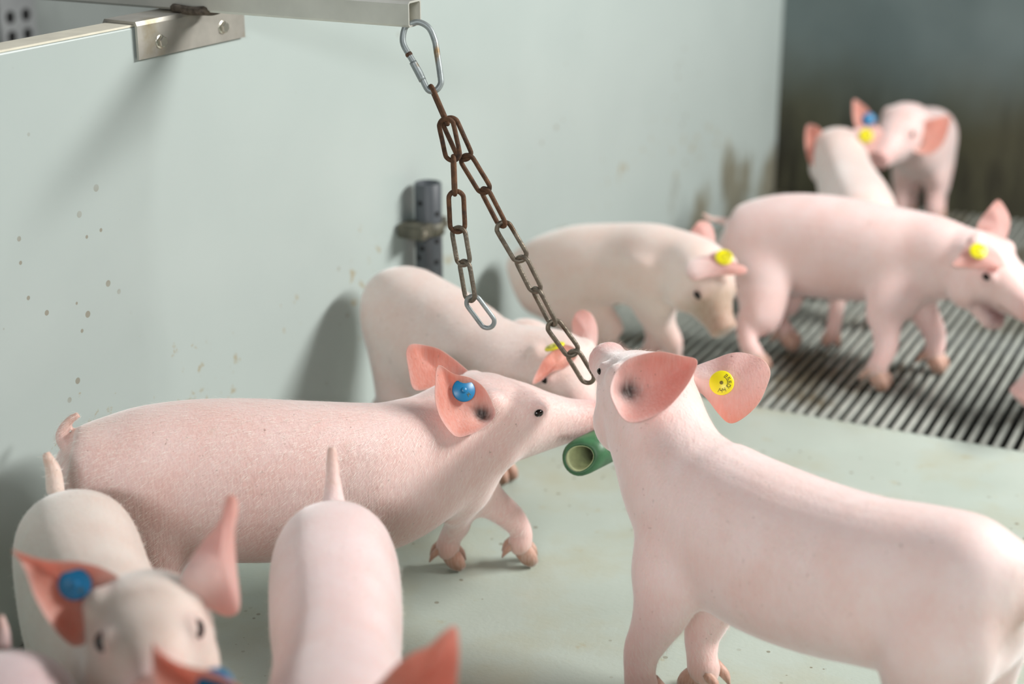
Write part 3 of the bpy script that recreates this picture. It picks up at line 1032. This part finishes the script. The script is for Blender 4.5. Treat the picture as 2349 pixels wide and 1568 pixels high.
def leg(acc, hoofs, S, foot, fwd, lat, hind, k, toe=0.):
    F = np.array((foot[0], foot[1], 0.))
    S = np.asarray(S)
    def pt(z, off):
        t = min(1., 1 - (z - .045) / (S[2] - .045))
        return np.array((S[0] * (1 - t) + F[0] * t, S[1] * (1 - t) + F[1] * t, z)) + fwd * off
    h0 = S[2]
    if hind:
        J = [(pt(h0 * 1.22, 0), .022, .012), (pt(h0 * 1.08, .002), .044, .026), (pt(h0 * .90, .004), .051, .034), (pt(h0 * .74, .008), .046, .032), (pt(h0 * .60, .007), .038, .028),
             (pt(h0 * .485, .0), .0305, .023), (pt(.086, -.018), .0215, .0172), (pt(.058, -.023), .0148, .0135),
             (pt(.032, -.011), .0160, .0155), (pt(.020, -.003), .0120, .0140)]
    else:
        J = [(pt(h0 * 1.22, .004), .024, .010), (pt(h0 * 1.02, .002), .043, .025), (pt(h0 * .80, -.003), .043, .029), (pt(h0 * .64, -.009), .0325, .0265),
             (pt(.095, -.004), .0225, .0205), (pt(.070, .001), .0182, .0176), (pt(.048, -.004), .0150, .0150),
             (pt(.032, -.008), .0162, .0160), (pt(.020, -.003), .0120, .0140)]
    A = np.array([[*j[0], j[1] * k, j[2] * k] for j in J])
    Q = catmull(A, 5)
    acc.add(loft(Q[:, :3], Q[:, 4], Q[:, 3], up=fwd, n=16, p=2.0, lat=lat))
    ca, sa = math.cos(math.radians(toe)), math.sin(math.radians(toe))
    fwd, lat = fwd * ca + lat * sa, lat * ca - fwd * sa
    for s in (-1, 1):
        b0 = F + lat * s * .0090 * k
        pts = [b0 - fwd * .008 * k + ZZ * .034 - lat * s * .001, b0 - fwd * .002 * k + ZZ * .023, b0 + fwd * .006 * k + ZZ * .0125 + lat * s * .0015, b0 + fwd * .0125 * k + ZZ * .0050 + lat * s * .001]
        Qh = catmull(np.array([[*p, w, hh] for p, w, hh in zip(pts, (.0055, .0082, .0084, .0042), (.0095, .0125, .0115, .0060))]), 3)
        v, f = loft(Qh[:, :3], Qh[:, 3] * k, Qh[:, 4] * k, up=fwd, n=12, p=2.3, lat=lat)
        v = [np.array((q[0], q[1], max(q[2], .0008))) for q in v]
        hoofs.append((v, f))
        d0 = F - fwd * .020 * k + lat * s * .010 * k
        pd = [d0 + fwd * .010 + ZZ * .036, d0 - fwd * .004 + ZZ * .026, d0 - fwd * .011 + ZZ * .014]
        Qd = catmull(np.array([[*p, w] for p, w in zip(pd, (.0055, .0048, .0008))]), 3)
        hoofs.append(loft(Qd[:, :3], Qd[:, 3] * k, Qd[:, 3] * k, up=fwd, n=8, p=2.0))


def remesh(acc, vox, smooth, spots):
    me = bpy.data.meshes.new('tmp')
    me.from_pydata([tuple(v) for v in acc.v], [], acc.f)
    o = bpy.data.objects.new('tmp', me)
    COL.objects.link(o)
    md = o.modifiers.new('r', 'REMESH')
    md.mode = 'VOXEL'
    md.voxel_size = vox
    md.adaptivity = 0
    sm = o.modifiers.new('s', 'SMOOTH')
    sm.factor = .5
    sm.iterations = smooth
    dg = bpy.context.evaluated_depsgraph_get()
    ev = bpy.data.meshes.new_from_object(o.evaluated_get(dg))
    bpy.data.objects.remove(o, do_unlink=True)
    # melt the seams at shoulders, hips and cheeks: weighted Laplacian
    nv = len(ev.vertices)
    co = np.empty(nv * 3); ev.vertices.foreach_get('co', co); co = co.reshape(-1, 3)
    ed = np.empty(len(ev.edges) * 2, dtype=np.int64); ev.edges.foreach_get('vertices', ed); ed = ed.reshape(-1, 2)
    W = np.zeros(nv)
    for c, r, k in spots:
        W = np.maximum(W, k * np.exp(-(np.linalg.norm(co - np.asarray(c), axis=1) / r) ** 4))
    i0 = np.concatenate([ed[:, 0], ed[:, 1]]); i1 = np.concatenate([ed[:, 1], ed[:, 0]])
    cnt = np.maximum(np.bincount(i0, minlength=nv), 1)
    for it in range(int(70 * (.0032 / vox) ** 2)):
        av = np.stack([np.bincount(i0, weights=co[i1, a], minlength=nv) / cnt for a in range(3)], 1)
        co += (av - co) * (W * .6)[:, None]
    ev.vertices.foreach_set('co', co.ravel())
    ev.update()
    return ev


def build_pig(key, d, label):
    st = np.array(d['st'])
    poll, tip = np.array(d['poll']), np.array(d['tip'])
    hk = d['hk']
    hd = unit(tip - poll)
    hl = np.linalg.norm(tip - poll)
    hup = unit(ZZ - hd * hd[2])
    hlat = np.cross(hup, hd)
    prof = [(0, .057, .062, 0), (.20, .054, .058, .0), (.40, .045, .047, .0), (.58, .0335, .036, -.002), (.76, .0262, .0285, -.004), (.93, .0238, .0245, -.004), (1.0, .0240, .0235, -.003), (1.012, .0215, .021, -.003)]
    rows = [list(r) for r in st]
    for s, w, hh, off in prof:
        rows.append([*(poll + hd * hl * s + hup * off * hk), w * hk, hh * hk])
    Q = catmull(np.array(rows), 5)
    Q[:, 3:] = np.maximum(Q[:, 3:], .006)
    acc = Acc()
    acc.add(loft(Q[:, :3], Q[:, 3], Q[:, 4], n=32))
    # lower jaw
    if 'jaw' in d:
        jt = np.array(d['jaw'])
        J0 = poll + hd * hl * .15 - hup * .030 * hk
        jr = [[*J0, .040, .036], [*(J0 * .62 + jt * .38), .033, .027], [*(J0 * .3 + jt * .7), .024, .018], [*(J0 * .08 + jt * .92), .017, .012], [*jt, .010, .007]]
    else:
        jr = [[*(poll + hd * hl * .02 - hup * .024 * hk), .040, .040], [*(poll + hd * hl * .30 - hup * .026 * hk), .034, .030], [*(poll + hd * hl * .58 - hup * .024 * hk), .024, .018],
              [*(poll + hd * hl * .78 - hup * .022 * hk), .017, .011], [*(poll + hd * hl * .87 - hup * .021 * hk), .010, .007]]
    Qj = catmull(np.array(jr), 4)
    acc.add(loft(Qj[:, :3], Qj[:, 3] * hk, Qj[:, 4] * hk, n=18))
    # brow and cheek
    eyes = []
    for s in (-1, 1):
        ec = poll + hd * hl * .415 + hlat * s * .0375 * hk + hup * .0225 * hk
        en = unit(hlat * s * .85 + hd * .38 + hup * .38)
        eyes.append((ec, en))
        acc.add(ellipsoid(ec - en * .004, (hd * .0165 * hk, hup * .014 * hk, en * .0085 * hk)))
        ha = unit(np.cross(en, hup)); hb = np.cross(ha, en)
        acc.add(ellipsoid(ec + hb * .0085 * hk - en * .001, (ha * .0125 * hk, hb * .0052 * hk, en * .0060 * hk)))
        acc.add(ellipsoid(ec - hb * .0080 * hk - en * .001, (ha * .0115 * hk, hb * .0042 * hk, en * .0048 * hk)))
        acc.add(ellipsoid(poll + hd * hl * .10 + hlat * s * .030 * hk - hup * .022 * hk, (hd * .040 * hk, hup * .038 * hk, hlat * .030 * hk)))
        acc.add(ellipsoid(poll + hd * hl * .06 + hlat * s * .036 * hk + hup * .036 * hk, (hd * .022 * hk, hup * .020 * hk, hlat * .018 * hk)))
    # nose disc
    acc.add(ellipsoid(tip - hd * .001 - hup * .003 * hk, (hlat * .0262 * hk, hup * .0245 * hk, hd * .006)))
    # legs
    hoofs = []
    spots = [(poll + hd * hl * .12, .050, .5)]
    T = np.gradient(st[:, :3], axis=0)
    for nm, idx, hind in (('f', d['fi'], False), ('h', d['hi'], True)):
        c = st[idx, :3]
        fw = unit([T[idx][0], T[idx][1], 0])
        lt = np.cross(ZZ, fw)
        w, hh = st[idx, 3], st[idx, 4]
        for sd, s in (('l', 1), ('r', -1)):
            S = c + lt * s * (w - (.034 - d.get('ham', 0) if hind else .029)) - ZZ * hh * (.12 if hind else .26) + fw * (.018 if hind else d.get('fs', 0))
            spots.append((S - ZZ * .012, .085, 1.0))
            ft = d['feet'].get(nm + sd)
            if ft is None:
                ft = (S + lt * s * .004 + fw * (.005 if not hind else -.012))[:2]
            leg(acc, hoofs, S, ft, fw, lt, hind, d.get('legk', 1.0), 0. if hind else d.get('toe', 0.))
    # tail
    tq = np.array(d['tail'])
    acc.add(sweep(tq[:, :3], list(tq[:, 3]), 10))
    if 'bump' in d:
        b = d['bump']
        acc.add(ellipsoid(b[:3], (unit(tip - st[0, :3]) * b[3], np.cross(ZZ, unit(tip - st[0, :3])) * b[4], ZZ * b[4])))
    me = remesh(acc, d['vox'], 8, spots)
    nv = len(me.vertices)
    co = np.empty(nv * 3); me.vertices.foreach_get('co', co); co = co.reshape(-1, 3)
    nor = np.empty(nv * 3); me.vertex_normals.foreach_get('vector', nor); nor = nor.reshape(-1, 3)
    polys = [tuple(p.vertices) for p in me.polygons]
    bpy.data.meshes.remove(me)
    # vertex colours of the body
    col = np.tile(SKIN * np.array(d.get('tint', (1, 1, 1))), (nv, 1))
    thin = np.zeros(nv)

    def blend(k, c):
        k = np.clip(k, 0, 1)[:, None]
        col[:] = col * (1 - k) + np.asarray(c) * k
    zz = co[:, 2]
    blend(.55 * np.clip((.16 - zz) / .10, 0, 1), PINK)
    blend(.65 * np.clip((.055 - zz) / .04, 0, 1), (.52, .31, .22))
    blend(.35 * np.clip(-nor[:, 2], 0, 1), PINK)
    al = (co - poll) @ hd / hl
    dist_ax = np.linalg.norm(co - poll - np.outer((co - poll) @ hd, hd), axis=1)
    nearhead = dist_ax < .075
    blend(np.where(nearhead, .75 * np.clip((al - .66) / .3, 0, 1), 0), (.80, .45, .42))
    for ec, en in eyes:
        blend(.6 * np.exp(-(np.linalg.norm(co - ec, axis=1) / .014) ** 2), (.72, .44, .42))
    for s in (-1, 1):   # nostrils
        npos = tip + hd * .006 + hlat * s * .0088 * hk - hup * .001
        blend(1.2 * np.exp(-(np.linalg.norm(co - npos, axis=1) / .0042) ** 4), (.10, .03, .03))
    for s in (-1, 1):   # mouth line
        a0 = poll + hd * hl * .64 + hlat * s * .026 * hk - hup * .017 * hk
        a1 = poll + hd * hl * .93 + hlat * s * .012 * hk - hup * .0215 * hk
        tt = np.clip((co - a0) @ (a1 - a0) / np.dot(a1 - a0, a1 - a0), 0, 1)
        dl = np.linalg.norm(co - a0 - tt[:, None] * (a1 - a0), axis=1)
        blend(.7 * np.exp(-(dl / .0055) ** 2), (.30, .15, .11))
    if 'face' in d:
        fc = d['face']
        blend(np.where(nearhead, fc[3] * np.clip((al - .25) / .3, 0, 1), 0), fc[:3])
    if 'jaw' in d:
        jm = poll * .35 + jt * .65 + hd * .006
        mm = np.clip((nor @ hd) * 1.6, 0, 1) * np.exp(-(np.linalg.norm(co - jm, axis=1) / .034) ** 4)
        blend(mm, (.14, .025, .025))
    ts = tq[-1, :3]
    blend(.55 * np.exp(-(np.linalg.norm(co - ts, axis=1) / (np.linalg.norm(tq[-1, :3] - tq[0, :3]) * .65)) ** 2), (.62, .38, .27))
    VV = [co]; FF = list(polys); CC = [col]; TT = [thin]
    base = nv
    ears = d['ears']
    if ears == 'auto':
        ears = []
        for s in (-1, 1):
            rt = poll + hlat * s * .046 * hk + hup * .030 * hk
            dr = unit(hlat * s * .75 + hup * .7 - hd * .15)
            nn = unit(hd + hlat * s * .3)
            nn = unit(nn - dr * np.dot(nn, dr))
            ac = np.cross(nn, dr)
            sh = [(-.005, -.018), (.02, -.032), (.045, -.030), (.075, -.012), (.088, .002), (.072, .018), (.04, .032), (.015, .026)]
            ears.append(dict(o=[list(rt + dr * a + ac * b) for a, b in sh], root=list(rt), n=list(nn), side='in', cup=.012, coral=None))
    tags = []
    for e in ears:
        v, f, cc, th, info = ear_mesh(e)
        VV.append(np.array(v)); CC.append(np.array(cc)); TT.append(np.array(th))
        FF += [tuple(i + base for i in q) for q in f]
        base += len(v)
        if e.get('tag'):
            kind, tc, side = e['tag']
            ctr, size, inward = info
            nn = np.array(e['n'])
            rr = np.linalg.norm(np.array(tc) - ctr) / max(size, 1e-6)
            cupz = -e['cup'] * inward * (1 - min(1, rr) ** 2)
            if e.get('tagn'):
                tags.append((kind, np.array(tc) + nn * (cupz + .004), np.array(e['tagn'])))
            else:
                tags.append((kind, np.array(tc) + nn * (cupz + .0048), nn))
    for v, f in hoofs:
        v = np.array(v)
        VV.append(v)
        zt = np.clip((.024 - v[:, 2]) / .016, 0, 1)[:, None]
        CC.append(np.array((.55, .33, .25)) * (1 - zt) + HOOF * zt)
        TT.append(np.zeros(len(v)))
        FF += [tuple(i + base for i in q) for q in f]
        base += len(v)
    V = np.vstack(VV); Cl = np.vstack(CC); Th = np.concatenate(TT)
    root = empty('piglet', (float(st[len(st) // 2, 0]), float(st[len(st) // 2, 1]), 0))
    tag(root, label, 'piglet', 'piglets in the pen')
    me = bpy.data.meshes.new('body')
    me.from_pydata(V.tolist(), [], FF)
    me.polygons.foreach_set('use_smooth', [True] * len(me.polygons))
    ca = me.color_attributes.new('Col', 'FLOAT_COLOR', 'POINT')
    ca.data.foreach_set('color', np.hstack([Cl, np.ones((len(Cl), 1))]).ravel())
    ta = me.attributes.new('thin', 'FLOAT', 'POINT')
    ta.data.foreach_set('value', Th)
    me.materials.append(M['skin'])
    me.update()
    bm = bmesh.new(); bm.from_mesh(me)
    bmesh.ops.recalc_face_normals(bm, faces=bm.faces)
    bm.to_mesh(me); bm.free()
    body = bpy.data.objects.new('body', me)
    COL.objects.link(body)
    adopt(body, root)
    ek = d.get('ek', 1.0)
    for ec, en in eyes:
        a = unit(np.cross(en, hup)); b = np.cross(a, en)
        eo = vf_obj('eye', ellipsoid(ec + en * .0010, (a * .0090 * hk * ek, b * .0066 * hk * ek, en * .0062 * hk), 16, 12), M['eye'])
        adopt(eo, root)
        eo['label'] = 'small dark eye'
    for kind, c, nn in tags:
        tag_obj(kind, c, nn, root)
    # bristles
    if d['fur']:
        nf = d['fur']
        idx = RNG.integers(0, nv, nf)
        p = co[idx]; n = nor[idx]
        # hair lies backwards along the body and down the flanks
        sp = Q[:, :3]
        fl = np.empty_like(p)
        TQ = np.gradient(Q[:, :3], axis=0)
        for i0 in range(0, nf, 4000):
            dd = ((p[i0:i0 + 4000, None, :] - sp[None]) ** 2).sum(2).argmin(1)
            fl[i0:i0 + 4000] = -TQ[dd]
        fl /= np.linalg.norm(fl, axis=1)[:, None] + 1e-9
        fl = fl * .8 + np.array((0, 0, -.55)) + RNG.normal(0, .14, fl.shape)
        fl -= n * (fl * n).sum(1)[:, None]
        fl /= np.linalg.norm(fl, axis=1)[:, None] + 1e-9
        ok = p[:, 2] > .05
        p, n, fl = p[ok], n[ok], fl[ok]
        m = len(p)
        ln = RNG.uniform(.005, .011, m)[:, None]
        jit = RNG.normal(0, .0012, (m, 3))
        a = p + jit - n * .0006
        sidev = np.cross(n, fl)
        wv = .00011
        v0 = a - sidev * wv; v1 = a + sidev * wv
        v2 = a + fl * ln * .55 + n * ln * .16 + sidev * wv * .7
        v3 = a + fl * ln * .55 + n * ln * .16 - sidev * wv * .7
        v4 = a + fl * ln + n * ln * .24
        HV = np.stack([v0, v1, v2, v3, v4], 1).reshape(-1, 3)
        i = np.arange(m) * 5
        HF = [(k, k + 1, k + 2, k + 3) for k in i.tolist()] + [(k + 3, k + 2, k + 4) for k in i.tolist()]
        fo = link_mesh('fur', HV.tolist(), HF, M['hair'])
        fo['kind'] = 'stuff'
        fo['label'] = 'fine pale bristles'
        adopt(fo, root)
    return root


LABELS = {
    'A': 'piglet in profile beside the partition, blue tag in ear, snout against another piglet\'s cheek',
    'B': 'big piglet at right with raised head, biting the chain, yellow tag in ear',
    'C': 'piglet at lower left facing the camera, blue tag in its spread ear',
    'D': 'piglet seen from above at bottom centre with tail straight up and blue ear tag',
    'E': 'piglet rump with small tail in the bottom left corner',
    'F': 'piglet with arched back below the grey pipe, behind the blue-tagged profile piglet',
    'G': 'piglet with lowered head and yellow tag, standing against the partition on the slats',
    'H': 'large piglet walking right across the slats with open mouth and yellow tag',
    'I': 'piglet seen from behind near the back wall, yellow tag in its right ear',
    'J': 'farthest piglet by the back wall facing the camera, upright ears, small blue tag',
    'K': 'piglet snout just entering at the right edge above the slats',
}
for k in PIGS:
    build_pig(k, PIGS[k], LABELS[k])

# ------------------------------------------------------------------ bracket, tube, carabiner, chains
HW = {'bolts': [[0.2187, 0.6801], [0.3404, 0.6817]],
 'br0': 0.1783,
 'br1': 0.3857,
 'brz': 0.663,
 'clamp_z': 0.3131,
 'face': [-0.4161, 0.8477, -0.3289],
 'gate': [4, 6],
 'holes': [(-0.6, 0.3553), (0.65, 0.3378), (-0.5, 0.2826), (0.6, 0.2937), (-0.75, 0.2664), (0.55, 0.2599)],
 'hook': [[-0.9659, 1.7013, 0.714], [-0.9717, 1.6969, 0.7101], [-0.9728, 1.6921, 0.699], [-0.9705, 1.6898, 0.6904], [-0.9634, 1.6892, 0.6798], [-0.9495, 1.6886, 0.6605], [-0.9419, 1.6871, 0.647],
          [-0.9358, 1.6873, 0.6398], [-0.9286, 1.6912, 0.6408], [-0.9251, 1.6955, 0.6475], [-0.927, 1.6983, 0.6571], [-0.9345, 1.7044, 0.6822], [-0.9389, 1.7075, 0.6957], [-0.9469, 1.7088, 0.7091],
          [-0.9579, 1.7058, 0.7154]],
 'long': [[[-0.9336, 1.6898, 0.6421], [-0.9188, 1.6966, 0.603], 86, 'rust'], [[-0.916, 1.698, 0.6045], [-0.8986, 1.7059, 0.5607], 18, 'rust'],
          [[-0.8986, 1.7059, 0.5597], [-0.8775, 1.7154, 0.5206], 35, 'rust'], [[-0.878, 1.7151, 0.5201], [-0.859, 1.7234, 0.4789], 62, 'rust'],
          [[-0.8594, 1.7231, 0.4779], [-0.8377, 1.7326, 0.4368], 12, 'worn'], [[-0.8382, 1.7323, 0.4357], [-0.821, 1.7395, 0.3974], 42, 'worn'],
          [[-0.821, 1.7395, 0.3963], [-0.802, 1.7472, 0.3554], 66, 'worn'], [[-0.8025, 1.747, 0.3543], [-0.7785, 1.7572, 0.3174], 8, 'worn'],
          [[-0.779, 1.7569, 0.3163], [-0.7596, 1.7648, 0.2813], 30, 'worn']],
 'pipe': [-1.2296, 2.2073],
 'pipe_top': 0.3845,
 'plate': [-2.3, 2.4925, 0.523],
 'short': [[[-0.9136, 1.6849, 0.6061], [-0.9034, 1.6843, 0.5636], 15, 'rust'], [[-0.9034, 1.6842, 0.5626], [-0.9003, 1.6807, 0.5238], 84, 'rust'],
           [[-0.8988, 1.6811, 0.5217], [-0.895, 1.6773, 0.4794], 5, 'rust'], [[-0.8945, 1.6775, 0.4789], [-0.8866, 1.6761, 0.4399], 28, 'worn'],
           [[-0.886, 1.6762, 0.4389], [-0.8774, 1.6746, 0.3969], 48, 'worn'], [[-0.8769, 1.6748, 0.3959], [-0.8547, 1.6813, 0.3647], 20, 'zinc']],
 'toy': [[-0.7643, 1.7494, 0.1823], [-0.7445, 1.8408, 0.1802]],
 'toy_r': 0.0235,
 'tube_end': -0.9635,
 'tube_y': 1.69,
 'tube_z': 0.7105}
TB = HW['tube_y']; TZ = HW['tube_z']; TE = HW['tube_end']
br = empty('wall_bracket', tuple(on_wall(HW['br0'], TOP)))
tag(br, 'bent steel bracket bolted over the top edge of the white partition', 'bracket')
s0, s1 = HW['br0'], HW['br1']
Lb = s1 - s0
bz = HW['brz']
bm = bmesh.new()
th = .0035
prof = [(.0025, bz), (.0025, TOP + .0035), (-.0445, TOP + .0035), (-.0445, bz)]
outp = [(.0025 + th, bz), (.0025 + th, TOP + .0015), (.0025 + th * .4, TOP + .0065), (-.0415 - th, TOP + .0070), (-.0445 - th, TOP + .002), (-.0445 - th, bz)]
inp = [(.0025, bz), (.0025, TOP + .0010), (.0015, TOP + .0033), (-.0425, TOP + .0033), (-.0445, TOP + .001), (-.0445, bz)]
rings = []
for s in (s0, s1):
    rings.append(([bm.verts.new(tuple(on_wall(s, z, o))) for o, z in outp], [bm.verts.new(tuple(on_wall(s, z, o))) for o, z in inp]))
for i in range(5):
    for j in (0, 1):
        bm.faces.new((rings[0][j][i], rings[0][j][i + 1], rings[1][j][i + 1], rings[1][j][i]))
    for r in rings:
        bm.faces.new((r[0][i], r[0][i + 1], r[1][i + 1], r[1][i]))
for i in (0, 5):
    bm.faces.new((rings[0][0][i], rings[1][0][i], rings[1][1][i], rings[0][1][i]))
adopt(from_bm('plate', bm, M['bracket']), br)
for s, z in HW['bolts']:
    c = on_wall(s, z, .0055)
    washer = vf_obj('washer', disc_vf(c, WN, .0088, .0012, 24, .3), M['bolt'])
    adopt(washer, br)
    bt = vf_obj('bolt', disc_vf(c + WN * .001, WN, .0072, .0055, 6, .18), M['bolt'], None, False)
    adopt(bt, br)

tube = empty('square_tube', (TE - .3, TB, TZ))
tag(tube, 'square stainless tube reaching over the partition and carrying the chain', 'metal tube')
TS = .030
bm = bmesh.new()
wl = .0022
x0, x1 = -1.95, TE


def ringv(x, ins, bv):
    a, b = ins, TS - ins
    pts = [(a + bv, a), (b - bv, a), (b, a + bv), (b, b - bv), (b - bv, b), (a + bv, b), (a, b - bv), (a, a + bv)]
    return [bm.verts.new((x, TB + p, TZ + q)) for p, q in pts]


ro0, ro1 = ringv(x0, 0, .003), ringv(x1, 0, .003)
ri0, ri1 = ringv(x0, wl, .0016), ringv(x1, wl, .0016)
for i in range(8):
    j = (i + 1) % 8
    bm.faces.new((ro0[i], ro0[j], ro1[j], ro1[i]))
    bm.faces.new((ri0[i], ri0[j], ri1[j], ri1[i]))
    bm.faces.new((ro0[i], ro0[j], ri0[j], ri0[i]))
    bm.faces.new((ro1[i], ro1[j], ri1[j], ri1[i]))
adopt(from_bm('tube_body', bm, M['steel']), tube)
wx = -1.30
wpts = [(wx + .004, TB - .002, TZ + .003), (wx + .030, TB - .002, TZ + .001), (wx + .046, TB - .001, TZ + .002), (wx + .048, TB + .016, TZ), (wx + .046, TB + .031, TZ + .001), (wx + .02, TB + .032, TZ + .001), (wx + .002, TB + .030, TZ + .002), (wx - .002, TB + .014, TZ)]
adopt(vf_obj('weld_bead', sweep(wpts, .0058, 8, True, 4), M['weld']), tube)

HK = [np.array(p) for p in HW['hook']]
hook = empty('carabiner', tuple(HK[len(HK) // 2]))
tag(hook, 'galvanised snap hook hanging from the end of the square tube', 'carabiner')
g0, g1 = HW['gate']
adopt(vf_obj('hook_body', sweep(HK, .0036, 12, True, 6), M['zinc']), hook)
adopt(vf_obj('gate_sleeve', sweep([HK[g0] * .75 + HK[g1] * .25, HK[g0] * .5 + HK[g1] * .5, HK[g0] * .12 + HK[g1] * .88], .0044, 12, False, 4), M['zinc']), hook)
adopt(vf_obj('rivet', ellipsoid(HK[g0], (XX * .0043, YY * .0043, ZZ * .0043), 10, 8), M['rust']), hook)


def link_obj(a, b, wide, r, root, mat, face, hw=.0088):
    """oval chain link from end a to end b; wide = angle of its face from the viewer side"""
    a, b = np.array(a), np.array(b)
    ax = unit(b - a)
    lat = unit(np.cross(ax, face))
    w = lat * math.cos(math.radians(wide)) + np.cross(ax, lat) * math.sin(math.radians(wide))
    A, B = a - ax * r * 1.0, b + ax * r * 1.0
    pts = []
    for t in np.linspace(-90, 90, 7):
        t = math.radians(t)
        pts.append(A + ax * hw - ax * hw * math.cos(t) - w * hw * math.sin(t))
    q = []
    for t in np.linspace(-90, 90, 7):
        t = math.radians(t)
        q.append(B - ax * hw + ax * hw * math.cos(t) + w * hw * math.sin(t))
    L = pts[::1] + [pts[-1] * .5 + q[0] * .5] + q + [q[-1] * .5 + pts[0] * .5]
    o = vf_obj('link', sweep(L, r, 10, True, 3), mat)
    adopt(o, root)
    return o


chain = empty('chain', tuple(HW['long'][0][0]))
tag(chain, 'rusty chain in two strands, one pulled into a piglet\'s mouth, one hanging short', 'chain')
for a, b, wide, mt in HW['long'] + HW['short']:
    link_obj(a, b, wide, .0029, chain, M[mt], HW['face'])

# chewed green toy between the two snouts
TG = [np.array(p) for p in HW['toy']]
toy = empty('chew_toy', tuple(TG[0]))
tag(toy, 'green rubber hose piece held between the two snouts', 'chew toy')
ax = unit(TG[1] - TG[0])
u = unit(np.cross(ax, ZZ)); v = np.cross(u, ax)
Lt = np.linalg.norm(TG[1] - TG[0])
rt = HW['toy_r']
prof = [(0, rt * .80), (.004, rt * .96), (.012, rt), (Lt * .5, rt * 1.0), (Lt, rt * .98), (Lt + .002, rt * .8), (Lt + .0015, rt * .66), (Lt * .8, rt * .62), (Lt * .4, rt * .62), (.02, rt * .62), (.0, rt * .66)]
n = 28
vv, ff = [], []
for s, r in prof:
    for k in range(n):
        t = 2 * math.pi * k / n
        wob = 1 + .04 * math.sin(3 * t + s * 40)
        # near end cut on a slant
        sl = (u * math.cos(t) * 1.0 + v * math.sin(t))
        slant = .55 * math.cos(t - .6) * r if s < .03 else 0
        vv.append(TG[0] + ax * (s + slant) + sl * r * wob)
for i in range(len(prof)):
    j = (i + 1) % len(prof)
    for k in range(n):
        k2 = (k + 1) % n
        ff.append((i * n + k, i * n + k2, j * n + k2, j * n + k))
adopt(vf_obj('hose', (vv, ff), M['green']), toy)
# pale chewed lining just inside the hollow
vv, ff = [], []
for sx, r in ((-.001, rt * .67), (.02, rt * .612), (Lt * .45, rt * .612), (Lt * .45, rt * .55), (.02, rt * .57), (.002, rt * .60)):
    for k in range(n):
        t = 2 * math.pi * k / n
        slant = .55 * math.cos(t - .6) * r if sx < .03 else 0
        vv.append(TG[0] + ax * (sx + slant) + (u * math.cos(t) + v * math.sin(t)) * r * (1 + .04 * math.sin(3 * t + sx * 40)))
for i in range(6):
    j = (i + 1) % 6
    for k in range(n):
        k2 = (k + 1) % n
        ff.append((i * n + k, i * n + k2, j * n + k2, j * n + k))
adopt(vf_obj('lining', (vv, ff), M['greenin']), toy)

# grey pipe clamped to the partition
pp = HW['pipe']
pipe = empty('wall_pipe', (pp[0], pp[1], .1))
tag(pipe, 'dark grey perforated plastic pipe clamped upright on the partition', 'pipe')
PR = .0212
n = 36
vv, ff = [], []
zt, zb = HW['pipe_top'], .10
for z, r in ((zb, PR), (zt - .001, PR), (zt, PR - .001), (zt, PR - .0035), (zb, PR - .0035)):
    for k in range(n):
        t = 2 * math.pi * k / n
        vv.append(np.array((pp[0] + r * math.cos(t), pp[1] + r * math.sin(t), z)))
for i in range(5):
    j = (i + 1) % 5
    for k in range(n):
        k2 = (k + 1) % n
        ff.append((i * n + k, i * n + k2, j * n + k2, j * n + k))
adopt(vf_obj('pipe_body', (vv, ff), M['pipe']), pipe)
cam_dir = unit([-pp[0], -pp[1], 0])
side = np.cross(ZZ, cam_dir)
for du, z in HW['holes']:
    a = math.asin(max(-.95, min(.95, du)))
    nn = cam_dir * math.cos(a) + side * math.sin(a)
    c = np.array((pp[0], pp[1], z)) + nn * (PR - .0012)
    adopt(vf_obj('hole', disc_vf(c, nn, .0042, .0018, 16, .2), M['hole'], None, False), pipe)
cz = HW['clamp_z']
vv, ff = [], []
for z, r in ((cz - .010, PR + .0008), (cz - .010, PR + .0042), (cz + .010, PR + .0042), (cz + .010, PR + .0008)):
    for k in range(n):
        t = 2 * math.pi * k / n
        vv.append(np.array((pp[0] + r * math.cos(t), pp[1] + r * math.sin(t), z)))
for i in range(4):
    j = (i + 1) % 4
    for k in range(n):
        k2 = (k + 1) % n
        ff.append((i * n + k, i * n + k2, j * n + k2, j * n + k))
clamp = vf_obj('clamp_ring', (vv, ff), M['clamp'])
adopt(clamp, pipe)
pc = np.array((pp[0], pp[1], cz))
adopt(box_obj('clamp_foot', pc - WD * .048 - WN * .028 - ZZ * .010, (WD, WN, ZZ), (.034, .046, .022), M['clamp'], None, .002), pipe)
adopt(box_obj('clamp_foot', pc + WD * .016 - WN * .028 - ZZ * .008, (WD, WN, ZZ), (.022, .040, .018), M['clamp'], None, .002), pipe)
for s in (-.040, .030):
    adopt(vf_obj('screw', disc_vf(pc + WD * s + WN * .017 + ZZ * .001, WN, .004, .003, 6, .2), M['bolt'], None, False), pipe)

# perforated plate on the far partition
plt = HW['plate']
pl = empty('perforated_plate', tuple(plt))
tag(pl, 'grey plate with four round holes behind the partition at top left', 'plate')
adopt(box_obj('plate_body', np.array(plt) + np.array((0, -.05, -.06)), (XX, YY, ZZ), (.008, .10, .12), M['plate'], None, .002), pl)
for dy, dz in ((-.022, .016), (.022, .016), (-.022, -.022), (.022, -.022)):
    adopt(vf_obj('hole', disc_vf(np.array(plt) + np.array((.0075, dy, dz)), XX, .0125, .0012, 20, .2), M['hole'], None, False), pl)
